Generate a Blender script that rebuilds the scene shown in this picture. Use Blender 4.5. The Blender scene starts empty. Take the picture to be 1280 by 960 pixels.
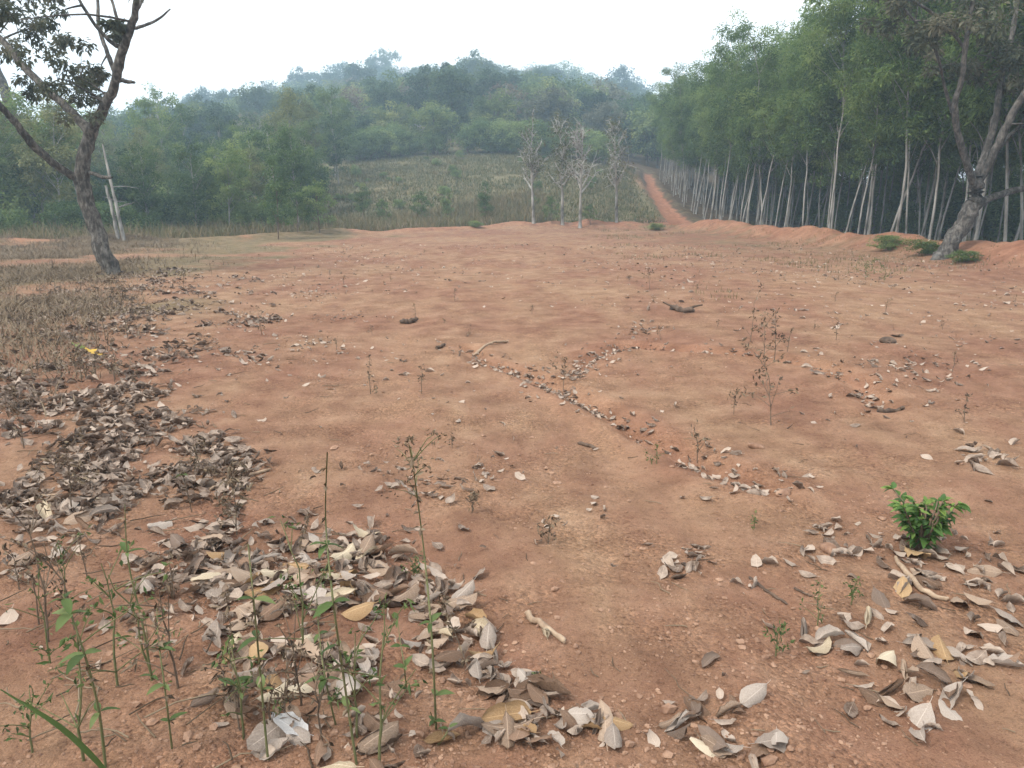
import bpy, math, random
import numpy as np
from mathutils import Vector

# ------------------------------------------------------------------ camera, sky, sun, exposure
scene = bpy.context.scene
C = scene.collection
CAM_H, PITCH, FPX = 1.55, 13.5, 960.0          # FPX: focal length in pixels of a 1280-wide picture
cam_data = bpy.data.cameras.new('camera')
cam = bpy.data.objects.new('camera', cam_data); C.objects.link(cam)
cam.location = (0, 0, CAM_H)
cam.rotation_euler = (math.radians(90 - PITCH), 0, 0)
cam_data.sensor_width = 36.0
cam_data.lens = 36.0 * FPX / 1280.0
cam_data.clip_start, cam_data.clip_end = 0.05, 3000
scene.camera = cam

SUN_EL, SUN_AZ = 50.0, -125.0                   # azimuth from +Y towards +X
world = bpy.data.worlds.new('World'); scene.world = world; world.use_nodes = True
wn, wl = world.node_tree.nodes, world.node_tree.links
wn.clear()
sky = wn.new('ShaderNodeTexSky'); sky.sky_type = 'NISHITA'; sky.sun_disc = False
sky.sun_elevation = math.radians(SUN_EL); sky.sun_rotation = math.radians(SUN_AZ)
sky.air_density, sky.dust_density, sky.ozone_density = 1.0, 6.0, 1.0
veil = wn.new('ShaderNodeMix'); veil.data_type = 'RGBA'          # thin bright overcast in front of the blue
veil.inputs[0].default_value = 0.86
veil.inputs[7].default_value = (10.4, 10.55, 10.7, 1)
bg = wn.new('ShaderNodeBackground'); bg.inputs[1].default_value = 0.10
wo = wn.new('ShaderNodeOutputWorld')
wl.new(sky.outputs[0], veil.inputs[6]); wl.new(veil.outputs[2], bg.inputs[0]); wl.new(bg.outputs[0], wo.inputs[0])

sun_data = bpy.data.lights.new('sun', 'SUN'); sun_data.energy = 2.1
sun_data.angle = math.radians(10); sun_data.color = (1.0, 0.95, 0.87)
sun = bpy.data.objects.new('sun', sun_data); C.objects.link(sun)
_el, _az = math.radians(SUN_EL), math.radians(SUN_AZ)
_sd = Vector((math.sin(_az) * math.cos(_el), math.cos(_az) * math.cos(_el), math.sin(_el)))
sun.rotation_euler = _sd.to_track_quat('Z', 'Y').to_euler()
sun.location = (0, 0, 40)

vs = scene.view_settings
vs.view_transform = 'Standard'; vs.look = 'None'; vs.gamma = 1.0; vs.use_curve_mapping = False
vs.exposure = 0.94
scene.render.engine = 'CYCLES'
cy = scene.cycles
cy.use_denoising = True
cy.max_bounces, cy.diffuse_bounces, cy.glossy_bounces, cy.transmission_bounces = 6, 3, 2, 4
cy.transparent_max_bounces, cy.volume_bounces = 8, 2
cy.use_adaptive_sampling = True; cy.adaptive_threshold = 0.02
cy.sample_clamp_indirect = 4.0

rng = np.random.default_rng(7)
random.seed(7)

# ------------------------------------------------------------------ helpers: noise, pixels to places, meshes
def _hash(ix, iy, s):
    h = (ix.astype(np.int64) * 374761393 + iy.astype(np.int64) * 668265263 + s * 974634777) & 0x7fffffff
    h = ((h ^ (h >> 13)) * 1274126177) & 0x7fffffff
    return ((h ^ (h >> 16)) & 0xffff) / 65535.0

def vnoise(x, y, s=0):
    x = np.asarray(x, float); y = np.asarray(y, float)
    ix, iy = np.floor(x), np.floor(y); fx, fy = x - ix, y - iy
    fx, fy = fx * fx * (3 - 2 * fx), fy * fy * (3 - 2 * fy)
    a, b = _hash(ix, iy, s), _hash(ix + 1, iy, s)
    c, d = _hash(ix, iy + 1, s), _hash(ix + 1, iy + 1, s)
    return (a + (b - a) * fx) * (1 - fy) + (c + (d - c) * fx) * fy - 0.5     # -0.5 .. 0.5

def fbm(x, y, s=0, o=4):
    r, a, f = 0, 1.0, 1.0
    for k in range(o):
        r = r + a * vnoise(np.asarray(x) * f + 13.7 * k, np.asarray(y) * f - 7.3 * k, s + k); a *= .5; f *= 2.03
    return r

def sstep(a, b, x):
    t = np.clip((np.asarray(x, float) - a) / (b - a), 0, 1); return t * t * (3 - 2 * t)

EDGE = [(-90, 21), (-40, 23), (-22, 26), (-14, 30.5), (-8, 37), (0, 44.5), (6, 45.5), (10, 42)]   # rim of the graded clearing
BERM = [(13.0, 8), (12.4, 17), (12.2, 22), (11.3, 30), (10.2, 37), (9.6, 41.5)]                    # pushed-up bank along the plantation
TRACK = [(9.2, 38), (9.6, 42), (10.0, 46), (10.5, 53), (11.1, 61), (11.9, 68), (13.5, 80)]                    # red track climbing the slope

def seg_dist(x, y, pts):
    d = np.full(np.shape(x), 1e9)
    for (ax, ay), (bx, by) in zip(pts[:-1], pts[1:]):
        vx, vy = bx - ax, by - ay
        t = np.clip(((x - ax) * vx + (y - ay) * vy) / (vx * vx + vy * vy), 0, 1)
        d = np.minimum(d, np.hypot(x - ax - t * vx, y - ay - t * vy))
    return d

EX, EY = np.array([p[0] for p in EDGE], float), np.array([p[1] for p in EDGE], float)
BX, BY = np.array([p[0] for p in BERM], float), np.array([p[1] for p in BERM], float)

def beyond_edge(x, y):      # metres past the far rim of the clearing (negative inside)
    return y - np.interp(x, EX, EY)

def past_berm(x, y):        # metres past the bank by the plantation
    return x - np.interp(y, BY, BX)

def H0(x, y):
    x = np.asarray(x, float); y = np.asarray(y, float)
    yy = np.maximum(y, 40.0)
    u = x / yy
    up = 0
    for o in (-4, -2, 0, 2, 4):
        up = up + np.interp(y + o, [-500, 46, 60, 75, 100, 150, 200, 258, 280, 330, 420], [0, 0, 2.8, 5.6, 9.4, 16, 23, 31.5, 32, 24, 4]) / 5
    hill = up * np.exp(-((u + .015) / np.where(u > -.015, .31, .50)) ** 2)
    hill = hill + sstep(90, 200, y) * 3.0 * fbm(x * .025, y * .015, 40, 2)
    e, b = beyond_edge(x, y), past_berm(x, y)
    near = sstep(46, 40, y)
    h = hill + fbm(x * .22, y * .22, 3, 3) * .13 + fbm(x * .9, y * .9, 11, 3) * .025
    d = np.hypot(x, y)
    h = h + fbm(x * 4, y * 4, 21, 4) * .022 * sstep(13, 4, d) + fbm(x * 17, y * 17, 27, 3) * .010 * sstep(12, 3, d)
    lip = np.exp(-((e + .2) / .8) ** 2) * (.14 + .22 * vnoise(x * .6, y * .6, 51)) * sstep(48, 40, x + 30)
    h = h + lip - .25 * sstep(.3, 2.5, e) * sstep(8, -2, x) * sstep(60, 50, y)
    h = h + np.exp(-(b / .75) ** 2) * (.50 + .30 * fbm(x * .7, y * .7, 61, 3)) * sstep(44, 39, y) * sstep(4, 9, y)
    h = h - .35 * sstep(.6, 2.2, b) * sstep(46, 40, y)
    h = h + .16 * np.maximum(b - 9, 0) * sstep(0, 12, y) * sstep(90, 60, y) * sstep(80, 60, b)  # added rise deep in the plantation, blocks bright backlight between the trunks
    td = seg_dist(x, y, TRACK) * (1 + .022 * np.clip(y - 45, 0, 40))
    h = h - .16 * sstep(1.3, .2, td) * sstep(44, 50, y) * sstep(82, 76, y) + .12 * np.exp(-((td - 1.4) / .5) ** 2) * sstep(45, 50, y) * sstep(82, 76, y)
    # heap of red earth where the graded ground meets the slope
    h = h + .35 * np.exp(-((y - 44.6) / .9) ** 2) * sstep(1.0, 3.0, x) * sstep(9.8, 8.5, x) * (.6 + 1.2 * vnoise(x * .9, 3, 71))
    return h

_cp, _sp = math.cos(math.radians(PITCH)), math.sin(math.radians(PITCH))
def ray(px, py):
    u, v = (px - 640) / FPX, (480 - py) / FPX
    return u, _cp + v * _sp, -_sp + v * _cp

_TS = np.concatenate([[1.0], 1.0 * np.power(1.012, np.arange(1, 500))])
def G(px, py):              # the spot on the ground seen at a pixel of the 1280 x 960 photograph
    dx, dy, dz = ray(px, py)
    t = _TS
    for _ in range(3):
        below = CAM_H + dz * t < H0(dx * t, dy * t)
        k = int(np.argmax(below)) if below.any() else len(t) - 1
        t = np.linspace(t[max(k - 1, 0)], t[k], 14)
    return dx * t[7], dy * t[7]

def at(px, py, Y):          # a point at depth Y
    dx, dy, dz = ray(px, py); t = Y / dy
    return np.array((dx * t, Y, CAM_H + dz * t))

def proj(x, y, z):
    zz = z - CAM_H
    f = np.maximum(y * _cp - zz * _sp, .05); v = y * _sp + zz * _cp
    return 640 + FPX * x / f, 480 - FPX * v / f, f

def in_poly(px, py, poly):
    r = np.zeros(np.shape(px), bool); n = len(poly)
    for i in range(n):
        (x1, y1), (x2, y2) = poly[i], poly[(i + 1) % n]
        if y1 == y2: continue
        c = ((y1 > py) != (y2 > py)) & (px < (x2 - x1) * (py - y1) / (y2 - y1) + x1)
        r ^= c
    return r

CH_PX = [[(586, 436), (600, 452), (640, 462), (690, 482), (725, 500), (765, 520), (800, 545), (840, 560), (900, 590), (960, 612)],
         [(722, 470), (735, 448), (780, 432), (840, 436), (905, 440), (960, 446), (1030, 458), (1075, 478), (1105, 510)]]
CHANNELS = [[G(*p) for p in c] for c in CH_PX]      # shallow run-off channels that caught leaves

WHEELS = [G(*p) for p in ((850, 955), (800, 800), (715, 680), (640, 575), (585, 490), (565, 410), (600, 345), (720, 305))]   # faint wheel marks

def H(x, y):
    h = H0(x, y)
    h = h - .018 * np.exp(-((seg_dist(np.asarray(x, float), np.asarray(y, float), WHEELS) - .62) / .16) ** 2)
    x = np.asarray(x, float); y = np.asarray(y, float)
    for c in CHANNELS:
        d = seg_dist(x + .06 * vnoise(x * 3, y * 3, 81), y + .06 * vnoise(x * 3, y * 3, 82), c)
        h = h - .055 * np.exp(-(d / .10) ** 2) + .02 * np.exp(-((d - .22) / .09) ** 2)
    return h

def Hs(x, y): return float(H(x, y))

def mk_mesh(name, V, F, mats=(), midx=None, tint=None, uv=None, smooth=True):
    me = bpy.data.meshes.new(name)
    V = np.asarray(V, np.float32)
    F = [np.asarray(f, np.int32) for f in (F if isinstance(F, list) else [F]) if len(f)]
    loops = np.concatenate([f.ravel() for f in F])
    counts = np.concatenate([np.full(len(f), f.shape[1], np.int32) for f in F])
    starts = np.concatenate([[0], np.cumsum(counts)[:-1]]).astype(np.int32)
    me.vertices.add(len(V)); me.vertices.foreach_set('co', V.ravel())
    me.loops.add(len(loops)); me.loops.foreach_set('vertex_index', loops)
    me.polygons.add(len(counts)); me.polygons.foreach_set('loop_start', starts)
    try: me.polygons.foreach_set('loop_total', counts)
    except Exception: pass
    me.polygons.foreach_set('use_smooth', np.full(len(counts), smooth, bool))
    for m in mats: me.materials.append(m)
    if midx is not None: me.polygons.foreach_set('material_index', np.asarray(midx, np.int32))
    if tint is not None:
        a = me.attributes.new('tint', 'FLOAT', 'POINT'); a.data.foreach_set('value', np.asarray(tint, np.float32))
    if uv is not None:
        l = me.uv_layers.new(name='UVMap'); l.data.foreach_set('uv', np.asarray(uv, np.float32)[loops].ravel())
    me.update(calc_edges=True); me.validate()
    return me

def link(name, data, parent=None, loc=(0, 0, 0), rot=(0, 0, 0), scale=(1, 1, 1)):
    o = bpy.data.objects.new(name, data); C.objects.link(o)
    o.parent = parent; o.location = loc; o.rotation_euler = rot; o.scale = scale
    return o

def tag(o, label=None, cat=None, group=None, kind=None):
    for k, v in (('label', label), ('category', cat), ('group', group), ('kind', kind)):
        if v: o[k] = v
    return o

class Geo:                   # gathers pieces of ONE mesh
    def __init__(s): s.V, s.F4, s.F3, s.T, s.n = [], [], [], [], 0
    def add(s, V, F, tint=0.5):
        V = np.asarray(V, float); F = np.asarray(F)
        (s.F4 if F.shape[1] == 4 else s.F3).append(F + s.n)
        s.V.append(V); s.T.append(np.broadcast_to(np.asarray(tint, float), (len(V),))); s.n += len(V)
    def mesh(s, name, mats, smooth=True):
        F = []
        if s.F4: F.append(np.concatenate(s.F4))
        if s.F3: F.append(np.concatenate(s.F3))
        return mk_mesh(name, np.concatenate(s.V), F, mats, tint=np.concatenate(s.T), smooth=smooth)

def tube(P, R, n=6, rough=0.0, r=rng):
    P = np.asarray(P, float); R = np.asarray(R, float); m = len(P)
    T = np.gradient(P, axis=0); T /= np.linalg.norm(T, axis=1)[:, None] + 1e-9
    ref = np.array((0.31, 0.95, 0.05)) if abs(T[0][2]) > .6 else np.array((0.05, 0.1, 1.0))
    A = np.cross(T, ref); A /= np.linalg.norm(A, axis=1)[:, None] + 1e-9
    B = np.cross(T, A)
    a = np.linspace(0, 2 * math.pi, n, endpoint=False)
    rr = R[:, None] * (1 + rough * r.standard_normal((m, n)))
    V = P[:, None] + rr[..., None] * (np.cos(a)[None, :, None] * A[:, None] + np.sin(a)[None, :, None] * B[:, None])
    i, j = np.meshgrid(np.arange(m - 1), np.arange(n), indexing='ij')
    k = (j + 1) % n
    F = np.stack([i * n + j, i * n + k, (i + 1) * n + k, (i + 1) * n + j], -1).reshape(-1, 4)
    return V.reshape(-1, 3), F

def smooth_path(P, n):
    P = np.asarray(P, float); t = np.linspace(0, len(P) - 1, n)
    out = []
    for x in t:
        i = min(int(x), len(P) - 2); f = x - i
        p0, p1, p2, p3 = P[max(i - 1, 0)], P[i], P[i + 1], P[min(i + 2, len(P) - 1)]
        out.append(.5 * (2 * p1 + (p2 - p0) * f + (2 * p0 - 5 * p1 + 4 * p2 - p3) * f * f + (3 * p1 - p0 - 3 * p2 + p3) * f ** 3))
    return np.array(out)

def leaf_quads(P, N, D, L, W, tint):   # folded rhombic leaves: point, normal, direction, length, width
    N = N / (np.linalg.norm(N, axis=1)[:, None] + 1e-9)
    D = D - (D * N).sum(1)[:, None] * N; D /= np.linalg.norm(D, axis=1)[:, None] + 1e-9
    S = np.cross(N, D)
    L = np.asarray(L)[:, None]; W = np.asarray(W)[:, None]
    v0, v2 = P, P + D * L - N * L * .12
    m = P + D * L * .45
    v1, v3 = m + S * W * .5 + N * W * .18, m - S * W * .5 + N * W * .18
    V = np.stack([v0, v1, v2, v3], 1).reshape(-1, 3)
    F = np.arange(len(P) * 4).reshape(-1, 4)
    return V, F, np.repeat(tint, 4)

def blades(P, h, w, lean, az, tint):   # grass blades: bent strips of three quads closing to a tip
    n = len(P); up = np.array((0, 0, 1.0))
    d = np.stack([np.cos(az), np.sin(az), np.zeros(n)], 1); s = np.stack([-np.sin(az), np.cos(az), np.zeros(n)], 1)
    V = []
    for t in (0, .4, .75, 1.0):
        c = P + up * (h * t)[:, None] * (1 - .25 * lean * t)[:, None] + d * (h * lean * t * t)[:, None]
        ww = (w * (1 - t ** 1.5) * .5 + .0004)[:, None]
        V += [c - s * ww, c + s * ww]
    V = np.stack(V, 1).reshape(-1, 3)
    b = np.arange(n)[:, None] * 8
    F = np.concatenate([b + np.array([[k, k + 1, k + 3, k + 2]]) for k in (0, 2, 4)])
    return V, F, np.repeat(tint, 8)

# ------------------------------------------------------------------ materials
def new_mat(name):
    m = bpy.data.materials.new(name); m.use_nodes = True
    n, l = m.node_tree.nodes, m.node_tree.links
    b = n['Principled BSDF']; b.inputs['Specular IOR Level'].default_value = .2; b.inputs['Roughness'].default_value = .85
    return m, n, l, b

def ramp(n, stops):
    r = n.new('ShaderNodeValToRGB'); e = r.color_ramp.elements
    while len(e) < len(stops): e.new(.5)
    for k, (p, c) in enumerate(stops): e[k].position = p; e[k].color = (*c, 1)
    return r

def noise(n, l, vec, scale, detail=4, rough=.55):
    t = n.new('ShaderNodeTexNoise'); t.inputs['Scale'].default_value = scale
    t.inputs['Detail'].default_value = detail; t.inputs['Roughness'].default_value = rough
    if vec is not None: l.new(vec, t.inputs['Vector'])
    return t

def math_node(n, l, op, a, b=None, c=None):
    m = n.new('ShaderNodeMath'); m.operation = op
    for i, v in enumerate((a, b, c)):
        if v is None: continue
        if isinstance(v, (int, float)): m.inputs[i].default_value = v
        else: l.new(v, m.inputs[i])
    return m.outputs[0]

def mixc(n, l, f, a, b, mode='MIX'):
    m = n.new('ShaderNodeMix'); m.data_type = 'RGBA'; m.blend_type = mode
    for s, v in ((m.inputs[0], f), (m.inputs[6], a), (m.inputs[7], b)):
        if isinstance(v, (int, float)): s.default_value = v
        elif isinstance(v, tuple): s.default_value = (*v, 1)
        else: l.new(v, s)
    return m.outputs[2]

def foliage_mat(name, stops, obj_var=.25, trans=.35, rough=.6):
    m, n, l, b = new_mat(name)
    at_ = n.new('ShaderNodeAttribute'); at_.attribute_name = 'tint'
    oi = n.new('ShaderNodeObjectInfo')
    v = math_node(n, l, 'MULTIPLY_ADD', oi.outputs['Random'], obj_var, -obj_var * .5)
    v = math_node(n, l, 'ADD', at_.outputs['Fac'], v)
    r = ramp(n, stops); l.new(v, r.inputs[0])
    l.new(r.outputs[0], b.inputs['Base Color']); b.inputs['Roughness'].default_value = rough
    t = n.new('ShaderNodeBsdfTranslucent'); l.new(r.outputs[0], t.inputs[0])
    mx = n.new('ShaderNodeMixShader'); mx.inputs[0].default_value = trans
    l.new(b.outputs[0], mx.inputs[1]); l.new(t.outputs[0], mx.inputs[2])
    l.new(mx.outputs[0], n['Material Output'].inputs[0])
    return m

def bark_mat(name, dark, light, scale=6.0, amt=.5, patch=.5):
    m, n, l, b = new_mat(name)
    tc = n.new('ShaderNodeTexCoord'); mp = n.new('ShaderNodeMapping'); mp.inputs['Scale'].default_value = (1, 1, .3)
    l.new(tc.outputs['Object'], mp.inputs[0])
    a = noise(n, l, mp.outputs[0], scale, 6, .65); a2 = noise(n, l, tc.outputs['Object'], scale * .35, 3)
    s = math_node(n, l, 'ADD', math_node(n, l, 'MULTIPLY', a.outputs[0], .6), math_node(n, l, 'MULTIPLY', a2.outputs[0], .4))
    r = ramp(n, [(patch - .12, dark), (patch + .12, light)]); l.new(s, r.inputs[0])
    l.new(r.outputs[0], b.inputs['Base Color'])
    bp = n.new('ShaderNodeBump'); bp.inputs['Strength'].default_value = amt; bp.inputs['Distance'].default_value = .03
    l.new(a.outputs[0], bp.inputs['Height']); l.new(bp.outputs[0], b.inputs['Normal'])
    return m

def soil_mat():
    m, n, l, b = new_mat('red_soil')
    tc = n.new('ShaderNodeTexCoord'); P = tc.outputs['Object']
    z = n.new('ShaderNodeAttribute'); z.attribute_name = 'zone'
    sep = n.new('ShaderNodeSeparateColor'); l.new(z.outputs['Color'], sep.inputs[0])
    mp = n.new('ShaderNodeMapping'); mp.inputs['Scale'].default_value = (1.6, .55, 1); mp.inputs['Rotation'].default_value = (0, 0, .25)
    l.new(P, mp.inputs[0])
    big = noise(n, l, P, .22, 5, .6); wash = noise(n, l, mp.outputs[0], .9, 6, .62); mid = noise(n, l, P, 3.2, 6, .65)
    fine = noise(n, l, P, 38, 5, .7); grit = noise(n, l, P, 170, 3, .7)
    red = ramp(n, [(.3, (.138, .069, .044)), (.5, (.206, .107, .069)), (.72, (.272, .154, .102))]); l.new(mid.outputs[0], red.inputs[0])
    tan = ramp(n, [(.3, (.186, .108, .067)), (.5, (.254, .155, .096)), (.72, (.330, .217, .141))]); l.new(mid.outputs[0], tan.inputs[0])
    f = math_node(n, l, 'ADD', math_node(n, l, 'MULTIPLY', big.outputs[0], .55), math_node(n, l, 'MULTIPLY', wash.outputs[0], .45))
    fr = ramp(n, [(.43, (0, 0, 0)), (.57, (1, 1, 1))]); l.new(f, fr.inputs[0])
    c = mixc(n, l, fr.outputs[0], red.outputs[0], tan.outputs[0])
    # wheel-packed paler strips
    wt = noise(n, l, P, 3.4, 7, .72)
    wk = math_node(n, l, 'MULTIPLY', z.outputs['Alpha'], math_node(n, l, 'MULTIPLY_ADD', wt.outputs[0], 2.4, -.85)); wk = math_node(n, l, 'MINIMUM', math_node(n, l, 'MAXIMUM', wk, 0.0), 1.0)
    c = mixc(n, l, math_node(n, l, 'MULTIPLY', wk, .75), c, (.34, .212, .132))
    # darker crumbs and pale grains
    fd = ramp(n, [(.30, (.42, .38, .36)), (.46, (1, 1, 1)), (.60, (1, 1, 1)), (.76, (1.5, 1.46, 1.38))]); l.new(fine.outputs[0], fd.inputs[0])
    c = mixc(n, l, .75, c, fd.outputs[0], 'MULTIPLY')
    gd = ramp(n, [(.32, (.42, .38, .36)), (.46, (1, 1, 1)), (.58, (1, 1, 1)), (.70, (1.8, 1.72, 1.6))]); l.new(grit.outputs[0], gd.inputs[0])
    c = mixc(n, l, .7, c, gd.outputs[0], 'MULTIPLY')
    cr = n.new('ShaderNodeTexVoronoi'); cr.inputs['Scale'].default_value = 62; l.new(P, cr.inputs['Vector'])
    cm = noise(n, l, P, 1.7, 5, .65); cmr = ramp(n, [(.44, (0, 0, 0)), (.58, (1, 1, 1))]); l.new(cm.outputs[0], cmr.inputs[0])
    cc = n.new('ShaderNodeSeparateColor'); l.new(cr.outputs['Color'], cc.inputs[0])
    ct = ramp(n, [(.0, (.50, .46, .44)), (.35, (.92, .90, .88)), (.7, (1.05, 1.04, 1.02)), (1.0, (1.55, 1.50, 1.42))]); l.new(cc.outputs[0], ct.inputs[0])
    c = mixc(n, l, math_node(n, l, 'MULTIPLY', cmr.outputs[0], .55), c, ct.outputs[0], 'MULTIPLY')
    # dusting of trodden leaf crumbs, in loose patches
    spk = n.new('ShaderNodeTexVoronoi'); spk.inputs['Scale'].default_value = 26; spk.inputs['Randomness'].default_value = 1; l.new(P, spk.inputs['Vector'])
    sr = ramp(n, [(.16, (1, 1, 1)), (.22, (0, 0, 0))]); l.new(spk.outputs['Distance'], sr.inputs[0])
    pt = noise(n, l, P, .8, 4, .6); pr = ramp(n, [(.5, (0, 0, 0)), (.62, (1, 1, 1))]); l.new(pt.outputs[0], pr.inputs[0])
    k = math_node(n, l, 'MULTIPLY', sr.outputs[0], math_node(n, l, 'MULTIPLY', pr.outputs[0], .7))
    c = mixc(n, l, k, c, (.13, .085, .06))
    # bare red cut banks, humus under the trees, dry turf on the slope (zones laid on the mesh)
    rb = ramp(n, [(.3, (.20, .085, .050)), (.7, (.35, .165, .10))]); l.new(mid.outputs[0], rb.inputs[0])
    c = mixc(n, l, sep.outputs[2], c, rb.outputs[0])
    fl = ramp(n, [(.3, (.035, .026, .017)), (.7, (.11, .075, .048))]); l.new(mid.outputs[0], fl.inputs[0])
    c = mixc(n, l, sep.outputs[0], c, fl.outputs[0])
    gr = ramp(n, [(.35, (.085, .086, .042)), (.5, (.130, .112, .062)), (.68, (.185, .145, .09))]); l.new(mid.outputs[0], gr.inputs[0])
    c = mixc(n, l, sep.outputs[1], c, gr.outputs[0])
    l.new(c, b.inputs['Base Color']); b.inputs['Roughness'].default_value = .95; b.inputs['Specular IOR Level'].default_value = .1
    h = math_node(n, l, 'MULTIPLY_ADD', fine.outputs[0], .55, math_node(n, l, 'MULTIPLY', grit.outputs[0], .22))
    h = math_node(n, l, 'MULTIPLY_ADD', mid.outputs[0], .3, h)
    h = math_node(n, l, 'MULTIPLY_ADD', math_node(n, l, 'MULTIPLY', cr.outputs['Distance'], cmr.outputs[0]), -.45, h)
    bp = n.new('ShaderNodeBump'); bp.inputs['Strength'].default_value = .9; bp.inputs['Distance'].default_value = .03
    l.new(h, bp.inputs['Height']); l.new(bp.outputs[0], b.inputs['Normal'])
    return m

def dry_leaf_mat(name, dark, light, obj_var=.3, use_tint=False):
    m, n, l, b = new_mat(name)
    uv = n.new('ShaderNodeUVMap'); sx = n.new('ShaderNodeSeparateXYZ'); l.new(uv.outputs[0], sx.inputs[0])
    tc = n.new('ShaderNodeTexCoord')
    ns = noise(n, l, tc.outputs['Object'], 30, 4, .6)
    oi = n.new('ShaderNodeObjectInfo'); tn = n.new('ShaderNodeAttribute'); tn.attribute_name = 'tint'
    src = tn.outputs['Fac'] if use_tint else oi.outputs['Random']
    v = math_node(n, l, 'MULTIPLY_ADD', src, obj_var * 2, -obj_var)
    v = math_node(n, l, 'ADD', ns.outputs[0], v)
    r = ramp(n, [(.2, dark), (.8, light)]); l.new(v, r.inputs[0])
    # midrib and side veins in leaf coordinates
    ax = math_node(n, l, 'ABSOLUTE', math_node(n, l, 'SUBTRACT', sx.outputs[0], .5))
    mid = math_node(n, l, 'LESS_THAN', ax, .018)
    w = math_node(n, l, 'SINE', math_node(n, l, 'MULTIPLY', math_node(n, l, 'SUBTRACT', sx.outputs[1], math_node(n, l, 'MULTIPLY', ax, .55)), 40))
    vein = math_node(n, l, 'GREATER_THAN', w, .93)
    vv = math_node(n, l, 'MAXIMUM', mid, math_node(n, l, 'MULTIPLY', vein, .2))
    c = mixc(n, l, math_node(n, l, 'MULTIPLY', vv, .45), r.outputs[0], tuple(min(1, x * 1.5) for x in light))
    l.new(c, b.inputs['Base Color']); b.inputs['Roughness'].default_value = .75; b.inputs['Specular IOR Level'].default_value = .25
    t = n.new('ShaderNodeBsdfTranslucent'); l.new(c, t.inputs[0])
    mx = n.new('ShaderNodeMixShader'); mx.inputs[0].default_value = .15
    l.new(b.outputs[0], mx.inputs[1]); l.new(t.outputs[0], mx.inputs[2]); l.new(mx.outputs[0], n['Material Output'].inputs[0])
    bp = n.new('ShaderNodeBump'); bp.inputs['Strength'].default_value = .35; bp.inputs['Distance'].default_value = .004
    l.new(math_node(n, l, 'ADD', math_node(n, l, 'MULTIPLY', w, .25), math_node(n, l, 'MULTIPLY', ns.outputs[0], 4)), bp.inputs['Height']); l.new(bp.outputs[0], b.inputs['Normal'])
    return m

M = {}
M['soil'] = soil_mat()
M['acacia'] = foliage_mat('acacia_leaves', [(.1, (0.052, 0.091, 0.029)), (.5, (0.120, 0.190, 0.057)), (.9, (0.234, 0.305, 0.094))], .4, .48)
M['broad'] = foliage_mat('broad_leaves', [(.1, (0.035, 0.070, 0.028)), (.5, (0.089, 0.146, 0.051)), (.9, (0.209, 0.250, 0.081))], .6)
M['broad_dark'] = foliage_mat('dark_broad_leaves', [(.1, (0.021, 0.044, 0.021)), (.5, (0.049, 0.086, 0.036)), (.9, (0.104, 0.143, 0.052))], .4)
M['broad_light'] = foliage_mat('light_broad_leaves', [(.1, (0.063, 0.098, 0.030)), (.5, (0.144, 0.184, 0.057)), (.9, (0.270, 0.287, 0.098))], .4)
M['broad_grey'] = foliage_mat('grey_broad_leaves', [(.1, (0.069, 0.076, 0.048)), (.5, (0.138, 0.144, 0.090)), (.9, (0.230, 0.224, 0.144))], .4)
M['wood'] = foliage_mat('mixed_wood_leaves', [(.1, (0.057, 0.100, 0.033)), (.5, (0.131, 0.198, 0.062)), (.9, (0.256, 0.312, 0.106))], .6, .48)
M['wood_olive'] = foliage_mat('olive_wood_leaves', [(.1, (0.081, 0.090, 0.034)), (.5, (0.167, 0.184, 0.071)), (.9, (0.276, 0.282, 0.121))], .5, .48)
M['wood_dark'] = foliage_mat('dark_wood_leaves', [(.1, (0.031, 0.060, 0.023)), (.5, (0.072, 0.120, 0.044)), (.9, (0.143, 0.195, 0.068))], .5, .45)
M['dry_crown'] = foliage_mat('dry_season_leaves', [(.1, (.085, .060, .045)), (.5, (.140, .105, .075)), (.9, (.20, .165, .10))], .3)
M['sparse'] = foliage_mat('sparse_pale_leaves', [(.1, (.07, .085, .04)), (.5, (.12, .13, .065)), (.9, (.19, .18, .10))], .3)
M['dusky'] = foliage_mat('dusky_leaves', [(.1, (.050, .060, .036)), (.5, (.100, .108, .066)), (.9, (.175, .165, .110))], .1, .42)
M['bright'] = foliage_mat('bright_leaves', [(.1, (.035, .080, .022)), (.5, (.085, .165, .042)), (.9, (.230, .320, .080))], .1, .4, .6)
M['weed'] = foliage_mat('weed_leaves', [(.1, (.040, .065, .022)), (.5, (.080, .125, .038)), (.9, (.150, .190, .070))], .3)
M['dead'] = foliage_mat('dead_weed', [(.1, (.060, .042, .028)), (.5, (.120, .085, .056)), (.9, (.215, .165, .11))], .2, .1, .9)
M['drygrass'] = foliage_mat('dry_grass', [(.05, (.070, .080, .030)), (.35, (.115, .115, .050)), (.65, (.19, .145, .080)), (.95, (.30, .23, .14))], 0, .3, .8)
M['green_stem'] = bark_mat('weed_stem', (.085, .095, .04), (.15, .14, .065), 40, .2)
M['brown_stem'] = bark_mat('dead_stem', (.085, .06, .042), (.19, .14, .10), 30, .2)
M['pale_bark'] = bark_mat('pale_bark', (.10, .092, .08), (.36, .34, .31), 5, .4, .5)
M['white_bark'] = bark_mat('white_bark', (.20, .188, .168), (.45, .43, .395), 5, .3, .48)
M['grey_bark'] = bark_mat('grey_bark', (.045, .038, .032), (.23, .21, .185), 20, 1.0, .57)
M['dark_bark'] = bark_mat('dark_bark', (.05, .042, .035), (.14, .115, .095), 8, .6)
M['mottled_bark'] = bark_mat('mottled_bark', (.042, .037, .033), (.20, .185, .165), 20, 1.0, .56)
M['stick'] = bark_mat('weathered_stick', (.20, .135, .09), (.40, .30, .21), 25, .4)
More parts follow.
